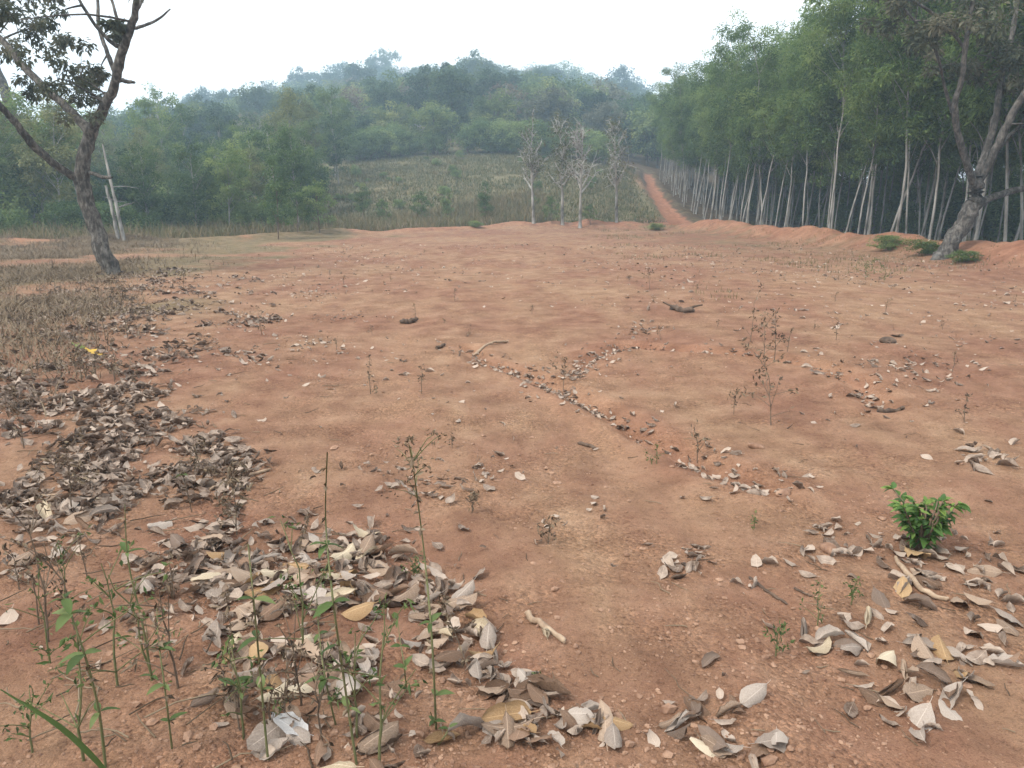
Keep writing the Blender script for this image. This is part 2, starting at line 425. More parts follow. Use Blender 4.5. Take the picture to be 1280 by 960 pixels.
M['dark_stick'] = bark_mat('dark_stick', (.045, .03, .022), (.13, .09, .065), 25, .4)
M['stone'] = bark_mat('laterite_pebble', (.15, .08, .052), (.36, .225, .15), 18, .6)
LEAFC = {'pale grey': ((0.238, 0.189, 0.154), (0.414, 0.348, 0.295)), 'brown': ((0.114, 0.069, 0.044), (0.255, 0.163, 0.110)),
         'dusty pink brown': ((.20, .137, .095), (.38, .28, .205)),
         'cream': ((0.352, 0.273, 0.180), (0.554, 0.466, 0.343)),
         'tan': ((0.229, 0.136, 0.066), (0.396, 0.264, 0.141)), 'dark grey brown': ((0.088, 0.060, 0.044), (0.189, 0.136, 0.104))}
for k, (a, b) in LEAFC.items():
    M['leaf ' + k] = dry_leaf_mat('dry_leaf_' + k.replace(' ', '_'), a, b)
M['litter'] = dry_leaf_mat('leaf_litter', (.092, .058, .040), (.41, .325, .26), .42, True)

# ------------------------------------------------------------------ ground: one sheet, fine underfoot and coarse far off
def build_ground():
    th = np.concatenate([np.linspace(-48, 48, 470), np.linspace(48, 312, 60)[1:-1]])
    th = np.radians(th)
    rr = np.concatenate([[0.02], .5 * np.power(1.0112, np.arange(0, 640))]); rr = rr[rr < 600]
    T, R_ = np.meshgrid(th, rr)
    X, Y = R_ * np.sin(T), R_ * np.cos(T)
    sc = np.minimum(1, 398 / np.maximum(np.maximum(abs(X), abs(Y)), 1)); X, Y = X * sc, Y * sc
    Z = H(X, Y)
    nr, nt = X.shape
    i, j = np.meshgrid(np.arange(nr - 1), np.arange(nt), indexing='ij'); k = (j + 1) % nt
    F = np.stack([i * nt + j, (i + 1) * nt + j, (i + 1) * nt + k, i * nt + k], -1).reshape(-1, 4)[:, ::-1]
    V = np.stack([X, Y, Z], -1).reshape(-1, 3)
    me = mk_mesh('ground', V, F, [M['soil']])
    x, y = V[:, 0], V[:, 1]
    e, b = beyond_edge(x, y), past_berm(x, y)
    w = fbm(x * .35, y * .35, 90, 4); w2 = fbm(x * 1.5, y * 1.5, 95, 4)
    slope = sstep(46, 48.5, y + 2 * w) * sstep(11, 9.5, x)
    leftv = sstep(.6, 1.8, e + .8 * w2) * sstep(4, 0, x)
    leftz = sstep(.0, .3, w + .6 * sstep(-6, -9.5, x) * sstep(7.0, 11, y) - .18) * sstep(5, 8, y) * sstep(-3.5, -6, x)
    grass = np.clip(np.maximum(np.maximum(slope, leftv), leftz * .75) + .5 * sstep(.10, .35, w2) * sstep(20, 30, y) * (x > 5), 0, 1)
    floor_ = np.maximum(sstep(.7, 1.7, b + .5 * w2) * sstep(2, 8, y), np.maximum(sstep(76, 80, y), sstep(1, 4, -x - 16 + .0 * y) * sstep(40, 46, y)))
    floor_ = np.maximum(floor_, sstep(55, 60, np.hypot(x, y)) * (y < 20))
    td = seg_dist(x, y, TRACK) * (1 + .022 * np.clip(y - 45, 0, 40))
    bare = np.maximum(np.exp(-(b / 1.0) ** 2) * sstep(44, 40, y) * sstep(4, 9, y) * .8, sstep(.90, .58, td + .4 * w2) * sstep(38, 44, y) * sstep(80, 74, y))
    bare = np.maximum(bare, np.exp(-((y - 44.8) / 1.1) ** 2) * sstep(1, 3, x + 2 * w2) * sstep(11, 9, x))
    bare = np.maximum(bare, np.exp(-((e + .3) / .7) ** 2) * .6 * (x < 4))
    for c in CHANNELS: bare = np.maximum(bare, .40 * np.exp(-(seg_dist(x, y, c) / .28) ** 2))
    k = sstep(.3, .6, bare) * (td < 1.6)
    grass, floor_ = grass * (1 - k), floor_ * (1 - k)
    rut = np.exp(-((seg_dist(x, y, WHEELS) - .62 + .15 * w2) / .22) ** 2) * (.45 + .9 * sstep(-.2, .2, w)) * sstep(.9, 2.2, y)
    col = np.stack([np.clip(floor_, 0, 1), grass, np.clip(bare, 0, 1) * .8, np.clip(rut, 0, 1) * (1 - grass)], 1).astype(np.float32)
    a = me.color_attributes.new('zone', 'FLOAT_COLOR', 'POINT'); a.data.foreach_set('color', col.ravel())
    tag(link('ground', me), kind='structure')
build_ground()

# ------------------------------------------------------------------ trees
def unit(v): return v / (np.linalg.norm(v) + 1e-9)

def crown_leaves(geo, clumps, n_leaf, size, r, squash=.7, droop=.2, aspect=.42):
    for c, cr, t in clumps:
        n = max(1, int(n_leaf * r.uniform(.6, 1.4)))
        q = r.standard_normal((n, 3)); q /= np.linalg.norm(q, axis=1)[:, None] + 1e-9
        q *= (r.random(n) ** .45)[:, None]
        P = c + q * np.array((cr, cr, cr * squash))
        N = q * .6 + r.standard_normal((n, 3)) * .55 + np.array((0, 0, .75))
        D = q + r.standard_normal((n, 3)) * .7 - np.array((0, 0, droop))
        L = size * r.uniform(.6, 1.35, n)
        V, F, T = leaf_quads(P, N, D, L, L * aspect * r.uniform(.8, 1.25, n), np.clip(t + r.normal(0, .12, n), 0, 1))
        geo.add(V, F, T)

def limb(geo, a, b, r0, r1, r, sag=.15, n=7, sides=5):
    a, b = np.asarray(a, float), np.asarray(b, float); d = b - a; ln = np.linalg.norm(d)
    t = np.linspace(0, 1, n)[:, None]
    P = a + d * t + np.array((0, 0, 1)) * (np.sin(t * math.pi) * ln * sag) + np.cumsum(r.normal(0, ln * .022, (n, 3)), 0) * t
    geo.add(*tube(P, np.linspace(r0, r1, n), sides))
    return P

def tree_meshes(seed, h, tr, base, rx, n_clump, n_leaf, leaf, clump_r, leaf_m, bark_m, lean=(0, 0), n_limb=14, shape='round', aspect=.42, droop=.2, twigs=0):
    r = np.random.default_rng(seed)
    g = Geo(); n = 11
    t = np.linspace(0, 1, n)
    wob = np.cumsum(r.normal(0, .012 * h, (n, 2)), 0) * t[:, None]
    P = np.stack([lean[0] * t * h + wob[:, 0], lean[1] * t * h + wob[:, 1], -.25 + t * (h * .93 + .25)], 1)
    R = tr * (1 - .86 * t); R[0] *= 1.5
    g.add(*tube(P, R, 7, .04, r))
    def trunk_at(z):
        z = np.clip(z, 0, h * .92); return np.array([np.interp(z, P[:, 2], P[:, i]) for i in range(3)])
    clumps = []
    cz, rz = (base + h) / 2, (h - base) / 2
    for k in range(n_clump * 3):
        if len(clumps) >= n_clump: break
        q = unit(r.standard_normal(3)); s = r.random() ** .4
        zz = q[2] * s
        w = {'round': 1.0, 'cone': .55 + .55 * (1 - (zz + 1) / 2) ** .8, 'spread': .6 + .5 * (zz + 1) / 2, 'column': 1.0}[shape]
        c0 = trunk_at(cz + zz * rz)
        c = np.array((c0[0] + q[0] * s * rx * w, c0[1] + q[1] * s * rx * w, cz + zz * rz))
        if vnoise(c[0] * .55 + seed, c[1] * .55 + c[2] * .6, seed) < -.24: continue      # gaps
        clumps.append((c, clump_r * r.uniform(.65, 1.3), np.clip(r.normal(.5, .17), .05, .95)))
    for k in range(min(n_limb, len(clumps))):
        c = clumps[k][0]
        hd = math.hypot(c[0] - trunk_at(c[2])[0], c[1] - trunk_at(c[2])[1])
        a = trunk_at(max(base * .75, c[2] - hd * .9 - .4))
        L = limb(g, a, c, tr * .36 * (1 - .5 * a[2] / h), tr * .07, r, .05)
        for _ in range(twigs):
            j = r.integers(2, 7); d = unit(r.standard_normal(3) + np.array((0, 0, .6)))
            limb(g, L[j], L[j] + d * rx * r.uniform(.2, .5), tr * .10, tr * .025, r, .03, 5, 4)
    f = Geo()
    crown_leaves(f, clumps, n_leaf, leaf, r, .7, droop, aspect)
    return g.mesh('trunk', [M[bark_m]]), f.mesh('crown', [M[leaf_m]], smooth=False)

def place_tree(kind, meshes, x, y, label, group, scale=1.0, rz=None, sz=1.0, cat='tree', tilt=(0, 0)):
    e = link(kind, None, None, (x, y, Hs(x, y) - .03), (tilt[0], tilt[1], rng.uniform(0, 6.28) if rz is None else rz), (scale, scale, scale * sz))
    e.empty_display_size = .2
    link('trunk' if cat == 'tree' else 'stem', meshes[0], e); link('crown' if cat == 'tree' else 'foliage', meshes[1], e)
    tag(e, label, cat, group)
    return e

# plantation of slender pale-stemmed trees
plant = [tree_meshes(100 + k, 10.0, .038 + .004 * k, 2.6 + .4 * k, 1.2 + .12 * k, 92, 105, .155, .46, 'acacia', 'pale_bark',
                     (r0, .0), 20, 'column', .28, .45) for k, r0 in enumerate((.05, .02, .08, -.02, .06))]
underk = [tree_meshes(130 + k, 2.6, .03, .2, 1.1, 40, 60, .17, .42, 'acacia', 'brown_stem', (0, 0), 14, 'round', .4) for k in range(3)]
def grow_plantation():
    n = 0
    for row in range(12):
        y = 13.0 + rng.uniform(0, 1) if row < 3 else 15.0 + row * 1.2
        while y < 80:
            if y < 42: xe = float(np.interp(y, BY, BX)) + 1.3
            else: xe = float(np.interp(y, [42, 46, 53, 61, 70, 80], [11.7, 12.0, 12.3, 12.8, 13.8, 15.5]))
            x = xe + row * 1.75 + rng.normal(0, .35); yy = y + rng.normal(0, .3)
            px = proj(x, yy, 4.0)[0]
            if px < 1400:
                row_say = ('along the open edge by the red earth bank' if yy < 41 else 'along the open edge by the climbing red track') if row == 0 else \
                          ('inside the plantation, close behind the edge row' if row < 4 else 'deep in the dark of the plantation')
                place_tree('plantation_tree', plant[rng.integers(5)], x, yy,
                           'slender pale-stemmed plantation tree ' + row_say, 'plantation trees ' + row_say,
                           rng.uniform(.80, 1.10) * float(np.interp(yy, [25, 50, 80], [1, .92, .72])), sz=rng.uniform(.92, 1.1), rz=rng.normal(0, .9), tilt=(rng.normal(0, .05), rng.normal(.03, .07))); n += 1
            y += rng.uniform(.62, 1.3) * (1 if row < 2 else (1.45 if row < 4 else 1.9 + .18 * row))
    for k in range(150):
        y = rng.uniform(13, 66); row = rng.uniform(4.5, 18); x = float(np.interp(y, BY, BX)) + 1.3 + row + max(0, y - 42) * .1
        if proj(x, y, 1)[0] < 1400:
            place_tree('understorey_shrub', underk[rng.integers(3)], x, y, 'shadowed shrub under the plantation trees', 'shrubs under the plantation trees', rng.uniform(.6, 1.25), cat='shrub')
    print('plantation trees', n)
grow_plantation()

# wooded hill
hillk = [(tree_meshes(200 + k, h, .22, b, rx, 62, 85, .50, 1.15, m, 'dark_bark', (0, 0), 10, sh, .5), w)
         for k, (h, b, rx, sh, m, w) in enumerate(((10, 2.0, 4.6, 'round', 'broad', 'round mid-green'), (11, 3.0, 4.2, 'spread', 'broad_dark', 'spreading dark green'), (9, 1.5, 4.4, 'round', 'broad_light', 'round yellowish green'),
                                                   (12, 3.0, 4.0, 'round', 'broad_dark', 'tall dark green'), (10, 2.5, 5.0, 'spread', 'broad', 'spreading mid-green'), (9.5, 2.0, 3.9, 'round', 'broad_grey', 'round greyish green')))]
drook = [tree_meshes(230 + k, 10, .20, 2.5, 3.8, 40, 34, .40, .95, 'dry_crown', 'pale_bark', (0, 0), 30, 'spread', .5, .2, 3) for k in range(2)]
def grow_hill():
    n = 0; y = 79.0
    while y < 270:
        step = 5.2 + (y - 79) * .032
        x = -(.62 * y + 8) + rng.uniform(0, step)
        while x < .30 * y + 6:
            xx, yy = x + rng.normal(0, step * .22), y + rng.normal(0, step * .22)
            ok = yy > 77 and not (xx > 9 and yy < 84) and xx < 13 + (yy - 80) * .6
            if ok and (yy < 118 or rng.random() < .74):
                d = rng.random()
                if d < .12 and yy > 82:
                    place_tree('dry_hill_tree', drook[rng.integers(2)], xx, yy, 'half-bare dry brown tree among the green crowns on the wooded hill', 'dry trees on the wooded hill', rng.uniform(.75, 1.0) * (.66 + .0037 * (yy - 79)))
                else:
                    say = 'on the brow of the wooded hill' if yy > 215 else ('midway up the wooded hill' if yy > 130 else 'at the foot of the wooded hill above the cleared slope')
                    ms, look = hillk[rng.choice(6, p=(.24, .16, .20, .12, .16, .12))]
                    place_tree('hill_tree', ms, xx, yy, look + ' tree ' + say, look + ' trees ' + say, rng.uniform(.68, 1.02) * (.66 + .0037 * (yy - 79)), sz=rng.uniform(.9, 1.15))
                n += 1
            x += step * rng.uniform(.85, 1.25)
        y += step * .86
    print('hill trees', n)
grow_hill()

# mixed wood beyond the grassy verge
woodk = [(tree_meshes(300 + k, h, .085, b, rx, 70, 80, .21, .55, m, 'white_bark' if k % 2 else 'pale_bark', (l0, 0), 24, sh, .42), w)
         for k, (h, b, rx, sh, l0, m, w) in enumerate(((8.5, 2.4, 1.9, 'round', .02, 'wood', 'round fresh green'), (9.5, 2.4, 1.7, 'column', .05, 'wood_olive', 'slim olive green'), (7.5, 1.4, 2.1, 'cone', .0, 'wood_dark', 'cone-shaped dark green'),
                                                        (9, 2.2, 2.3, 'spread', -.04, 'wood', 'spreading fresh green'), (8, 1.2, 2.0, 'round', .06, 'wood_dark', 'low-branched dark green'), (8.8, 1.8, 1.9, 'round', -.02, 'wood_olive', 'round olive green')))]
bushk = [tree_meshes(340 + k, 1.9, .035, .25, 1.15, 46, 70, .13, .36, 'wood', 'brown_stem', (0, 0), 18, 'round', .45) for k in range(3)]
def grow_wood():
    n = 0
    for band in range(7):
        x = -75.0
        while x < -8:
            e = float(np.interp(x, EX, EY))
            front = e + 6.5 if x > -30 else e + 11
            y = front + band * 5.0 + rng.normal(0, 1.1); xx = x + rng.normal(0, .7)
            lim = -9.3 - .15 * (y - 42)
            if xx < lim and abs(xx / y) < .80:
                say = 'at the front of the mixed wood by the verge' if band == 0 else 'inside the mixed wood beyond the grassy verge'
                ms, look = woodk[rng.integers(6)]
                place_tree('woodland_tree', ms, xx, y, look + ' tree ' + say, look + ' woodland trees ' + say, rng.uniform(.52, .84) * (.92 + .03 * band), sz=rng.uniform(.9, 1.1)); n += 1
            x += rng.uniform(1.6, 2.8) * (1 + band * .10)
    for k in range(90):
        x = rng.uniform(-42, -9.5); e = float(np.interp(x, EX, EY)); y = e + (5.5 if x > -30 else 9) + (abs(rng.normal(0, 1.2)) if k < 40 else rng.uniform(2, 22)); x = x - max(0, y - 42) * .15
        say = 'in the verge at the foot of the mixed wood' if k < 40 else 'between the trunks inside the mixed wood'
        place_tree('bush', bushk[rng.integers(3)], x, y, 'low leafy bush ' + say, 'bushes ' + say, rng.uniform(.4, 1.0) if k < 40 else rng.uniform(.9, 1.6), cat='bush'); n += 1
    for k in range(44):
        x = rng.uniform(-16, 10); y = 76.8 + rng.normal(0, .9)
        place_tree('bush', bushk[rng.integers(3)], x, y, 'leafy bush along the top of the cleared slope', 'bushes along the top of the cleared slope', rng.uniform(.8, 1.7), cat='bush'); n += 1
    print('wood', n)
grow_wood()

# hand-laid trees: limbs traced as (pixel x, pixel y, radius in pixels), given depth
def traced(limbs, Y, r, seg=14, sides=10, rough=.09, girth=1.0):
    g = Geo(); out = []
    for pts, dy in limbs:
        P = np.array([at(a, b, Y + dy * k / max(1, len(pts) - 1) + (0)) for k, (a, b, c) in enumerate(pts)])
        R = np.array([c * girth * Y / FPX for a, b, c in pts])
        n = max(seg, len(pts) * 4)
        Q = smooth_path(P, n); q = np.linspace(0, len(pts) - 1, n); RR = np.interp(q, np.arange(len(pts)), R)
        Q = Q + r.normal(0, 1, Q.shape) * (RR * .10)[:, None]
        g.add(*tube(Q, RR, sides, rough, r)); out.append(Q)
    return g, out

def big_tree(kind, base_px, limbs, clumps, leaf, n_leaf, leaf_m, bark_m, label, seed, droop=.5, twig_r=.012, depth=1.5, aspect=.4, girth=1.0):
    r = np.random.default_rng(seed)
    bx, by = G(*base_px)
    g, out = traced(limbs, by, r, girth=girth)
    cl, allp = [], np.concatenate(out[1:] if len(out) > 1 else out)
    for px, py, rad in clumps:
        c = at(px, py, by + r.normal(0, depth)); cr = rad * by / FPX
        p = allp[np.argmin(np.linalg.norm(allp - c, axis=1))]
        limb(g, p, c, twig_r * 2, twig_r * .6, r, .06, 6, 4)
        for s in range(5):
            q = c + r.normal(0, cr * .55, 3)
            limb(g, c, q, twig_r * .7, twig_r * .3, r, .05, 4, 3)
            cl.append((q, cr * .48, np.clip(r.normal(.5, .18), .05, .95)))
    o = np.array((bx, by, Hs(bx, by)))
    e = link(kind, None, None, tuple(o))
    for nm, gg, mt, sm in (('trunk', g, bark_m, True),):
        gg.V = [v - o for v in gg.V]; link('trunk', gg.mesh('trunk', [M[mt]], sm), e)
    if cl:
        f = Geo(); crown_leaves(f, cl, n_leaf, leaf, r, .8, droop, aspect); f.V = [v - o for v in f.V]
        link('crown', f.mesh('crown', [M[leaf_m]], False), e)
    tag(e, label, 'tree')
    return e

big_tree('leaning_tree', (140, 343),
    [([(146, 356, 20), (140, 342, 16), (127, 305, 13.5), (113, 265, 12.5), (103, 228, 12.5), (106, 198, 11), (113, 166, 10), (118, 158, 9)], 0),
     ([(113, 166, 9), (128, 138, 7.5), (141, 110, 7), (149, 80, 7), (158, 50, 6), (168, 20, 5), (172, -10, 4.5), (180, -60, 3)], -1.2),
     ([(112, 166, 8), (92, 142, 7), (62, 116, 6.5), (32, 86, 6), (8, 56, 5.5), (-20, 30, 5), (-60, 0, 3)], 1.0),
     ([(98, 224, 6.5), (72, 208, 6), (42, 182, 6), (18, 152, 5.5), (-6, 128, 5), (-50, 100, 3)], -1.6),
     ([(143, 90, 4), (133, 62, 3.4), (124, 35, 3), (122, 0, 2.6), (122, -40, 1.5)], .8),
     ([(150, 60, 3.6), (136, 50, 3), (118, 30, 2.6), (98, -2, 2.2), (84, -30, 1.2)], -.6),
     ([(166, 36, 3), (180, 32, 2.4), (198, 24, 2), (213, 11, 1)], .4),
     ([(150, 100, 3.4), (160, 102, 3), (168, 103, 2)], -.2),
     ([(158, 50, 3), (148, 28, 2.5), (140, 0, 2), (132, -30, 1)], .5),
     ([(170, 14, 3), (178, 0, 2.4), (192, -30, 1.2)], .4),
     ([(110, 215, 3), (128, 221, 3.2), (140, 222, 1.6)], -.5)],
    [(18, 22, 26), (52, 36, 24), (80, 52, 20), (40, 2, 26), (8, 62, 20), (70, 18, 20), (-20, 30, 30), (-8, -20, 30), (30, -30, 30), (62, -22, 26),
     (100, 96, 22), (122, 108, 16), (72, 100, 22), (94, 122, 18), (40, 108, 15), (124, 92, 13), (148, 42, 9), (144, 30, 8), (-30, 90, 24), (160, -30, 16), (100, -40, 22)],
    .125, 66, 'dusky', 'grey_bark', 'gnarled grey leaning tree with forked bare limbs in the dry weeds', 501, .9, girth=.72)

big_tree('gnarled_tree', (1183, 322),
    [([(1172, 334, 19), (1181, 320, 15.5), (1196, 292, 13.5), (1212, 266, 14), (1220, 238, 13), (1222, 218, 10)], 0),
     ([(1220, 232, 7), (1206, 198, 5.5), (1196, 160, 5), (1194, 130, 4.5), (1203, 95, 4), (1208, 50, 3.5), (1216, 0, 3)], -.8),
     ([(1220, 222, 7), (1236, 182, 6), (1246, 140, 5.5), (1254, 90, 5), (1266, 40, 4), (1275, -30, 3)], .8),
     ([(1222, 230, 7), (1244, 190, 6.5), (1262, 150, 6), (1285, 110, 5.5), (1325, 60, 4)], -.5),
     ([(1214, 262, 7), (1238, 247, 6), (1270, 238, 5.5), (1320, 222, 4.5), (1370, 190, 3)], .9),
     ([(1232, 205, 4), (1262, 170, 3.6), (1292, 150, 3), (1340, 130, 2)], 1.4),
     ([(1200, 170, 3), (1184, 120, 2.6), (1168, 60, 2.2), (1130, 10, 1.6)], -1.0),
     ([(1206, 60, 3), (1170, 20, 2.4), (1120, -10, 1.8), (1085, -10, 1)], -.6)],
    [(1100, 14, 24), (1128, 26, 20), (1150, 4, 26), (1180, 34, 26), (1212, 18, 30), (1250, 30, 32), (1282, 60, 34), (1160, 52, 18), (1090, -16, 22),
     (1196, -20, 34), (1240, -40, 40), (1310, 10, 40), (1130, -30, 30), (1320, 110, 34), (1260, 84, 26), (1220, 70, 24), (1190, 80, 18), (1340, 170, 30), (1290, 128, 24)],
    .15, 75, 'dusky', 'mottled_bark', 'thick gnarled tree with pale forked stems on the red bank', 502, .6, girth=.72)

# the four thin, half-bare trees at the far rim
def rim_tree(bx_px, by_px, top_px, top_py, seed, leafm, n_leaf, label, spread=1.0):
    r = np.random.default_rng(seed); x, y = G(bx_px, by_px); z = Hs(x, y)
    T = at(top_px, top_py, y); h = T[2] - z; o = np.array((x, y, z))
    low, up = Geo(), Geo()
    t = np.linspace(0, 1, 12)
    P = np.stack([(T[0] - x) * t + np.cumsum(r.normal(0, .035, 12)) * t, np.cumsum(r.normal(0, .03, 12)) * t, -.2 + t * (h + .2)], 1)
    R = .10 * (1 - .85 * t); R[0] *= 1.4
    low.add(*tube(P[:6], R[:6], 7, .05, r)); up.add(*tube(P[5:], R[5:], 7, .05, r))
    cl = []
    for k in range(24):
        s = r.uniform(.36, .97); a = np.array([np.interp(s, t, P[:, i]) for i in range(3)]); az = r.uniform(0, 6.28)
        ln = h * r.uniform(.14, .30) * (1.15 - s * .6) * spread
        b = a + np.array((math.cos(az) * .55, math.sin(az) * .55, r.uniform(.6, 1.0))) * ln
        L = limb(up, a, b, .075 * (1.2 - s), .02, r, -.06, 7, 5)
        for q in range(8):
            j = r.integers(2, 7); d = unit(r.standard_normal(3) * .7 + np.array((math.cos(az) * .4, math.sin(az) * .4, .7)))
            E = L[j] + d * ln * r.uniform(.25, .55)
            limb(up, L[j], E, .02, .008, r, .03, 5, 4)
            cl.append((E, .30, np.clip(r.normal(.5, .2), .05, .95)))
    e = link('rim_tree', None, None, tuple(o))
    tr = link('trunk', low.mesh('trunk', [M['pale_bark']]), e)
    link('limbs', up.mesh('limbs', [M['white_bark']]), e)
    f = Geo(); crown_leaves(f, cl, n_leaf, .13, r, .8, .4, .5); link('crown', f.mesh('crown', [M[leafm]], False), e)
    tag(e, label, 'tree', 'half-bare trees on the far rim of the clearing')
rim_tree(667, 279, 664, 158, 511, 'sparse', 6, 'thin half-bare tree on the far rim, farthest from the red track')
rim_tree(703, 281, 702, 152, 512, 'sparse', 9, 'yellowish sparse-leaved tree between two half-bare rim trees')
rim_tree(725, 285, 727, 160, 513, 'dry_crown', 2, 'bare tree with white forking limbs and reddish twigs on the far rim', 1.25)
rim_tree(771, 278, 770, 158, 514, 'sparse', 6, 'thin half-bare rim tree standing closest to the red track')

# dead pale poles and leaning stems by the leaning tree
def pole(kind, pts, label, bark='pale_bark', cat='dead tree', sides=7, twigs=0, seed=0):
    r = np.random.default_rng(600 + seed); x, y = G(pts[0][0], pts[0][1])
    g, out = traced([(pts, 0)], y, r, 10, sides)
    for k in range(twigs):
        a = out[0][r.integers(4, 10)]; limb(g, a, a + np.array((r.normal(0, .5), r.normal(0, .3), r.uniform(-.1, .3))), .02, .006, r, .05, 5, 4)
    o = np.array((x, y, Hs(x, y) - .02)); g.V = [v - o for v in g.V]
    return tag(link(kind, g.mesh(kind, [M[bark]]), None, tuple(o)), label, cat)
pole('dead_tree', [(155, 301, 2.3), (148, 268, 2.0), (138, 225, 1.7), (128, 180, .7)], 'pale dead trunk with broken side twigs behind the leaning tree', twigs=7, seed=1)
pole('dead_tree', [(148, 299, 2.4), (140, 262, 2.0), (132, 232, 1.4)], 'short thin dead trunk beside the taller pale dead trunk', seed=2)
pole('stump_pole', [(182, 296, 2.4), (178, 266, 2.2), (174, 240, 2.0)], 'short weathered grey stump pole standing in the grassy verge', seed=3)
pole('slanting_tree', [(44, 296, 6), (38, 216, 6.5), (24, 176, 6), (6, 112, 5), (-14, 60, 3)], 'stout grey trunk slanting through the undergrowth behind the leaning tree', 'mottled_bark', seed=4)

# saplings and bushes on the cleared slope and in the verge
sapk = [tree_meshes(700 + k, 3.2, .035, .35, w, 46, 60, .11, .26, 'wood' if k else 'broad', 'brown_stem', (0, 0), 16, s, .42) for k, (w, s) in enumerate(((.55, 'column'), (1.0, 'cone'), (.6, 'cone')))]
for (bx, by, top, k, lab) in ((455, 283, 229, 0, 'narrow dark green sapling at the rim below the cleared slope'),
                              (528, 281, 232, 1, 'bushy cone-shaped green sapling at the rim below the cleared slope'),
                              (607, 280, 227, 2, 'slim light green sapling at the rim below the cleared slope'),
                              (690, 279, 240, 1, 'green sapling growing between the half-bare rim trees'),
                              (560, 280, 236, 2, 'sparse dull sapling beside the bushy cone-shaped sapling'),
                              (738, 281, 250, 1, 'low dark green sapling beside the bare white-limbed tree'),
                              (400, 291, 215, 1, 'broad pale green young tree where the verge meets the slope'),
                              (372, 290, 225, 1, 'pale green young tree next to the broad young tree on the verge'),
                              (480, 283, 243, 1, 'short spreading green sapling beside the narrow dark sapling'),
                              (348, 299, 196, 2, 'slim young tree with a bare pale stem on the clearing rim'),
                              (292, 294, 243, 1, 'rounded pale green sapling in the grassy verge')):
    x, y = G(bx, by); h = at(bx, top, y)[2] - Hs(x, y)
    place_tree('sapling', sapk[k], x, y, lab, 'saplings along the rim', h / 3.2, cat='tree', sz=1.0)
for k in range(26):
    x, y = rng.uniform(-13, 8), rng.uniform(46.5, 74)
    place_tree('scrub_bush', bushk[rng.integers(3)], x, y, 'small dull bush scattered on the cleared slope', 'bushes on the cleared slope', rng.uniform(.16, .42), cat='bush', sz=rng.uniform(.6, 1.3))
for (bx, by, s, lab) in ((1110, 312, .42, 'bright leafy bush on the bank at the plantation edge'), (1160, 318, .4, 'low bush on the bank beside the gnarled tree'),
                         (1205, 328, .3, 'weedy bush at the foot of the gnarled tree'),
                         (820, 288, .4, 'dark scrub bush at the bottom of the red track'), (596, 284, .35, 'low round bush on the far rim below the slim sapling')):
    x, y = G(bx, by); place_tree('bush', bushk[rng.integers(3)], x, y, lab, None, s * 1.15, cat='bush', sz=.5)

# ------------------------------------------------------------------ grass and low cover (uncountable)
def scatter_blades(name, label, cat, X, Y, hmin, hmax, width, per, tint_mu, tint_sd, mat='drygrass', spread=.12, lean=.5):
    n = len(X)
    X = np.repeat(X, per) + rng.normal(0, spread, n * per); Y = np.repeat(Y, per) + rng.normal(0, spread, n * per)
    ct = np.repeat(np.clip(rng.normal(tint_mu, tint_sd, n), 0, 1), per)
    h = np.repeat(rng.uniform(hmin, hmax, n), per) * rng.uniform(.5, 1.15, n * per)
    V, F, T = blades(np.stack([X, Y, H(X, Y) - .01], 1), h, width * rng.uniform(.6, 1.4, n * per), np.abs(rng.normal(lean, .3, n * per)), rng.uniform(0, 6.28, n * per),
                     np.clip(ct + rng.normal(0, .08, n * per), 0, 1))
    o = link(name, mk_mesh(name, V, F, [M[mat]], tint=T, smooth=False))
    return tag(o, label, cat, kind='stuff')

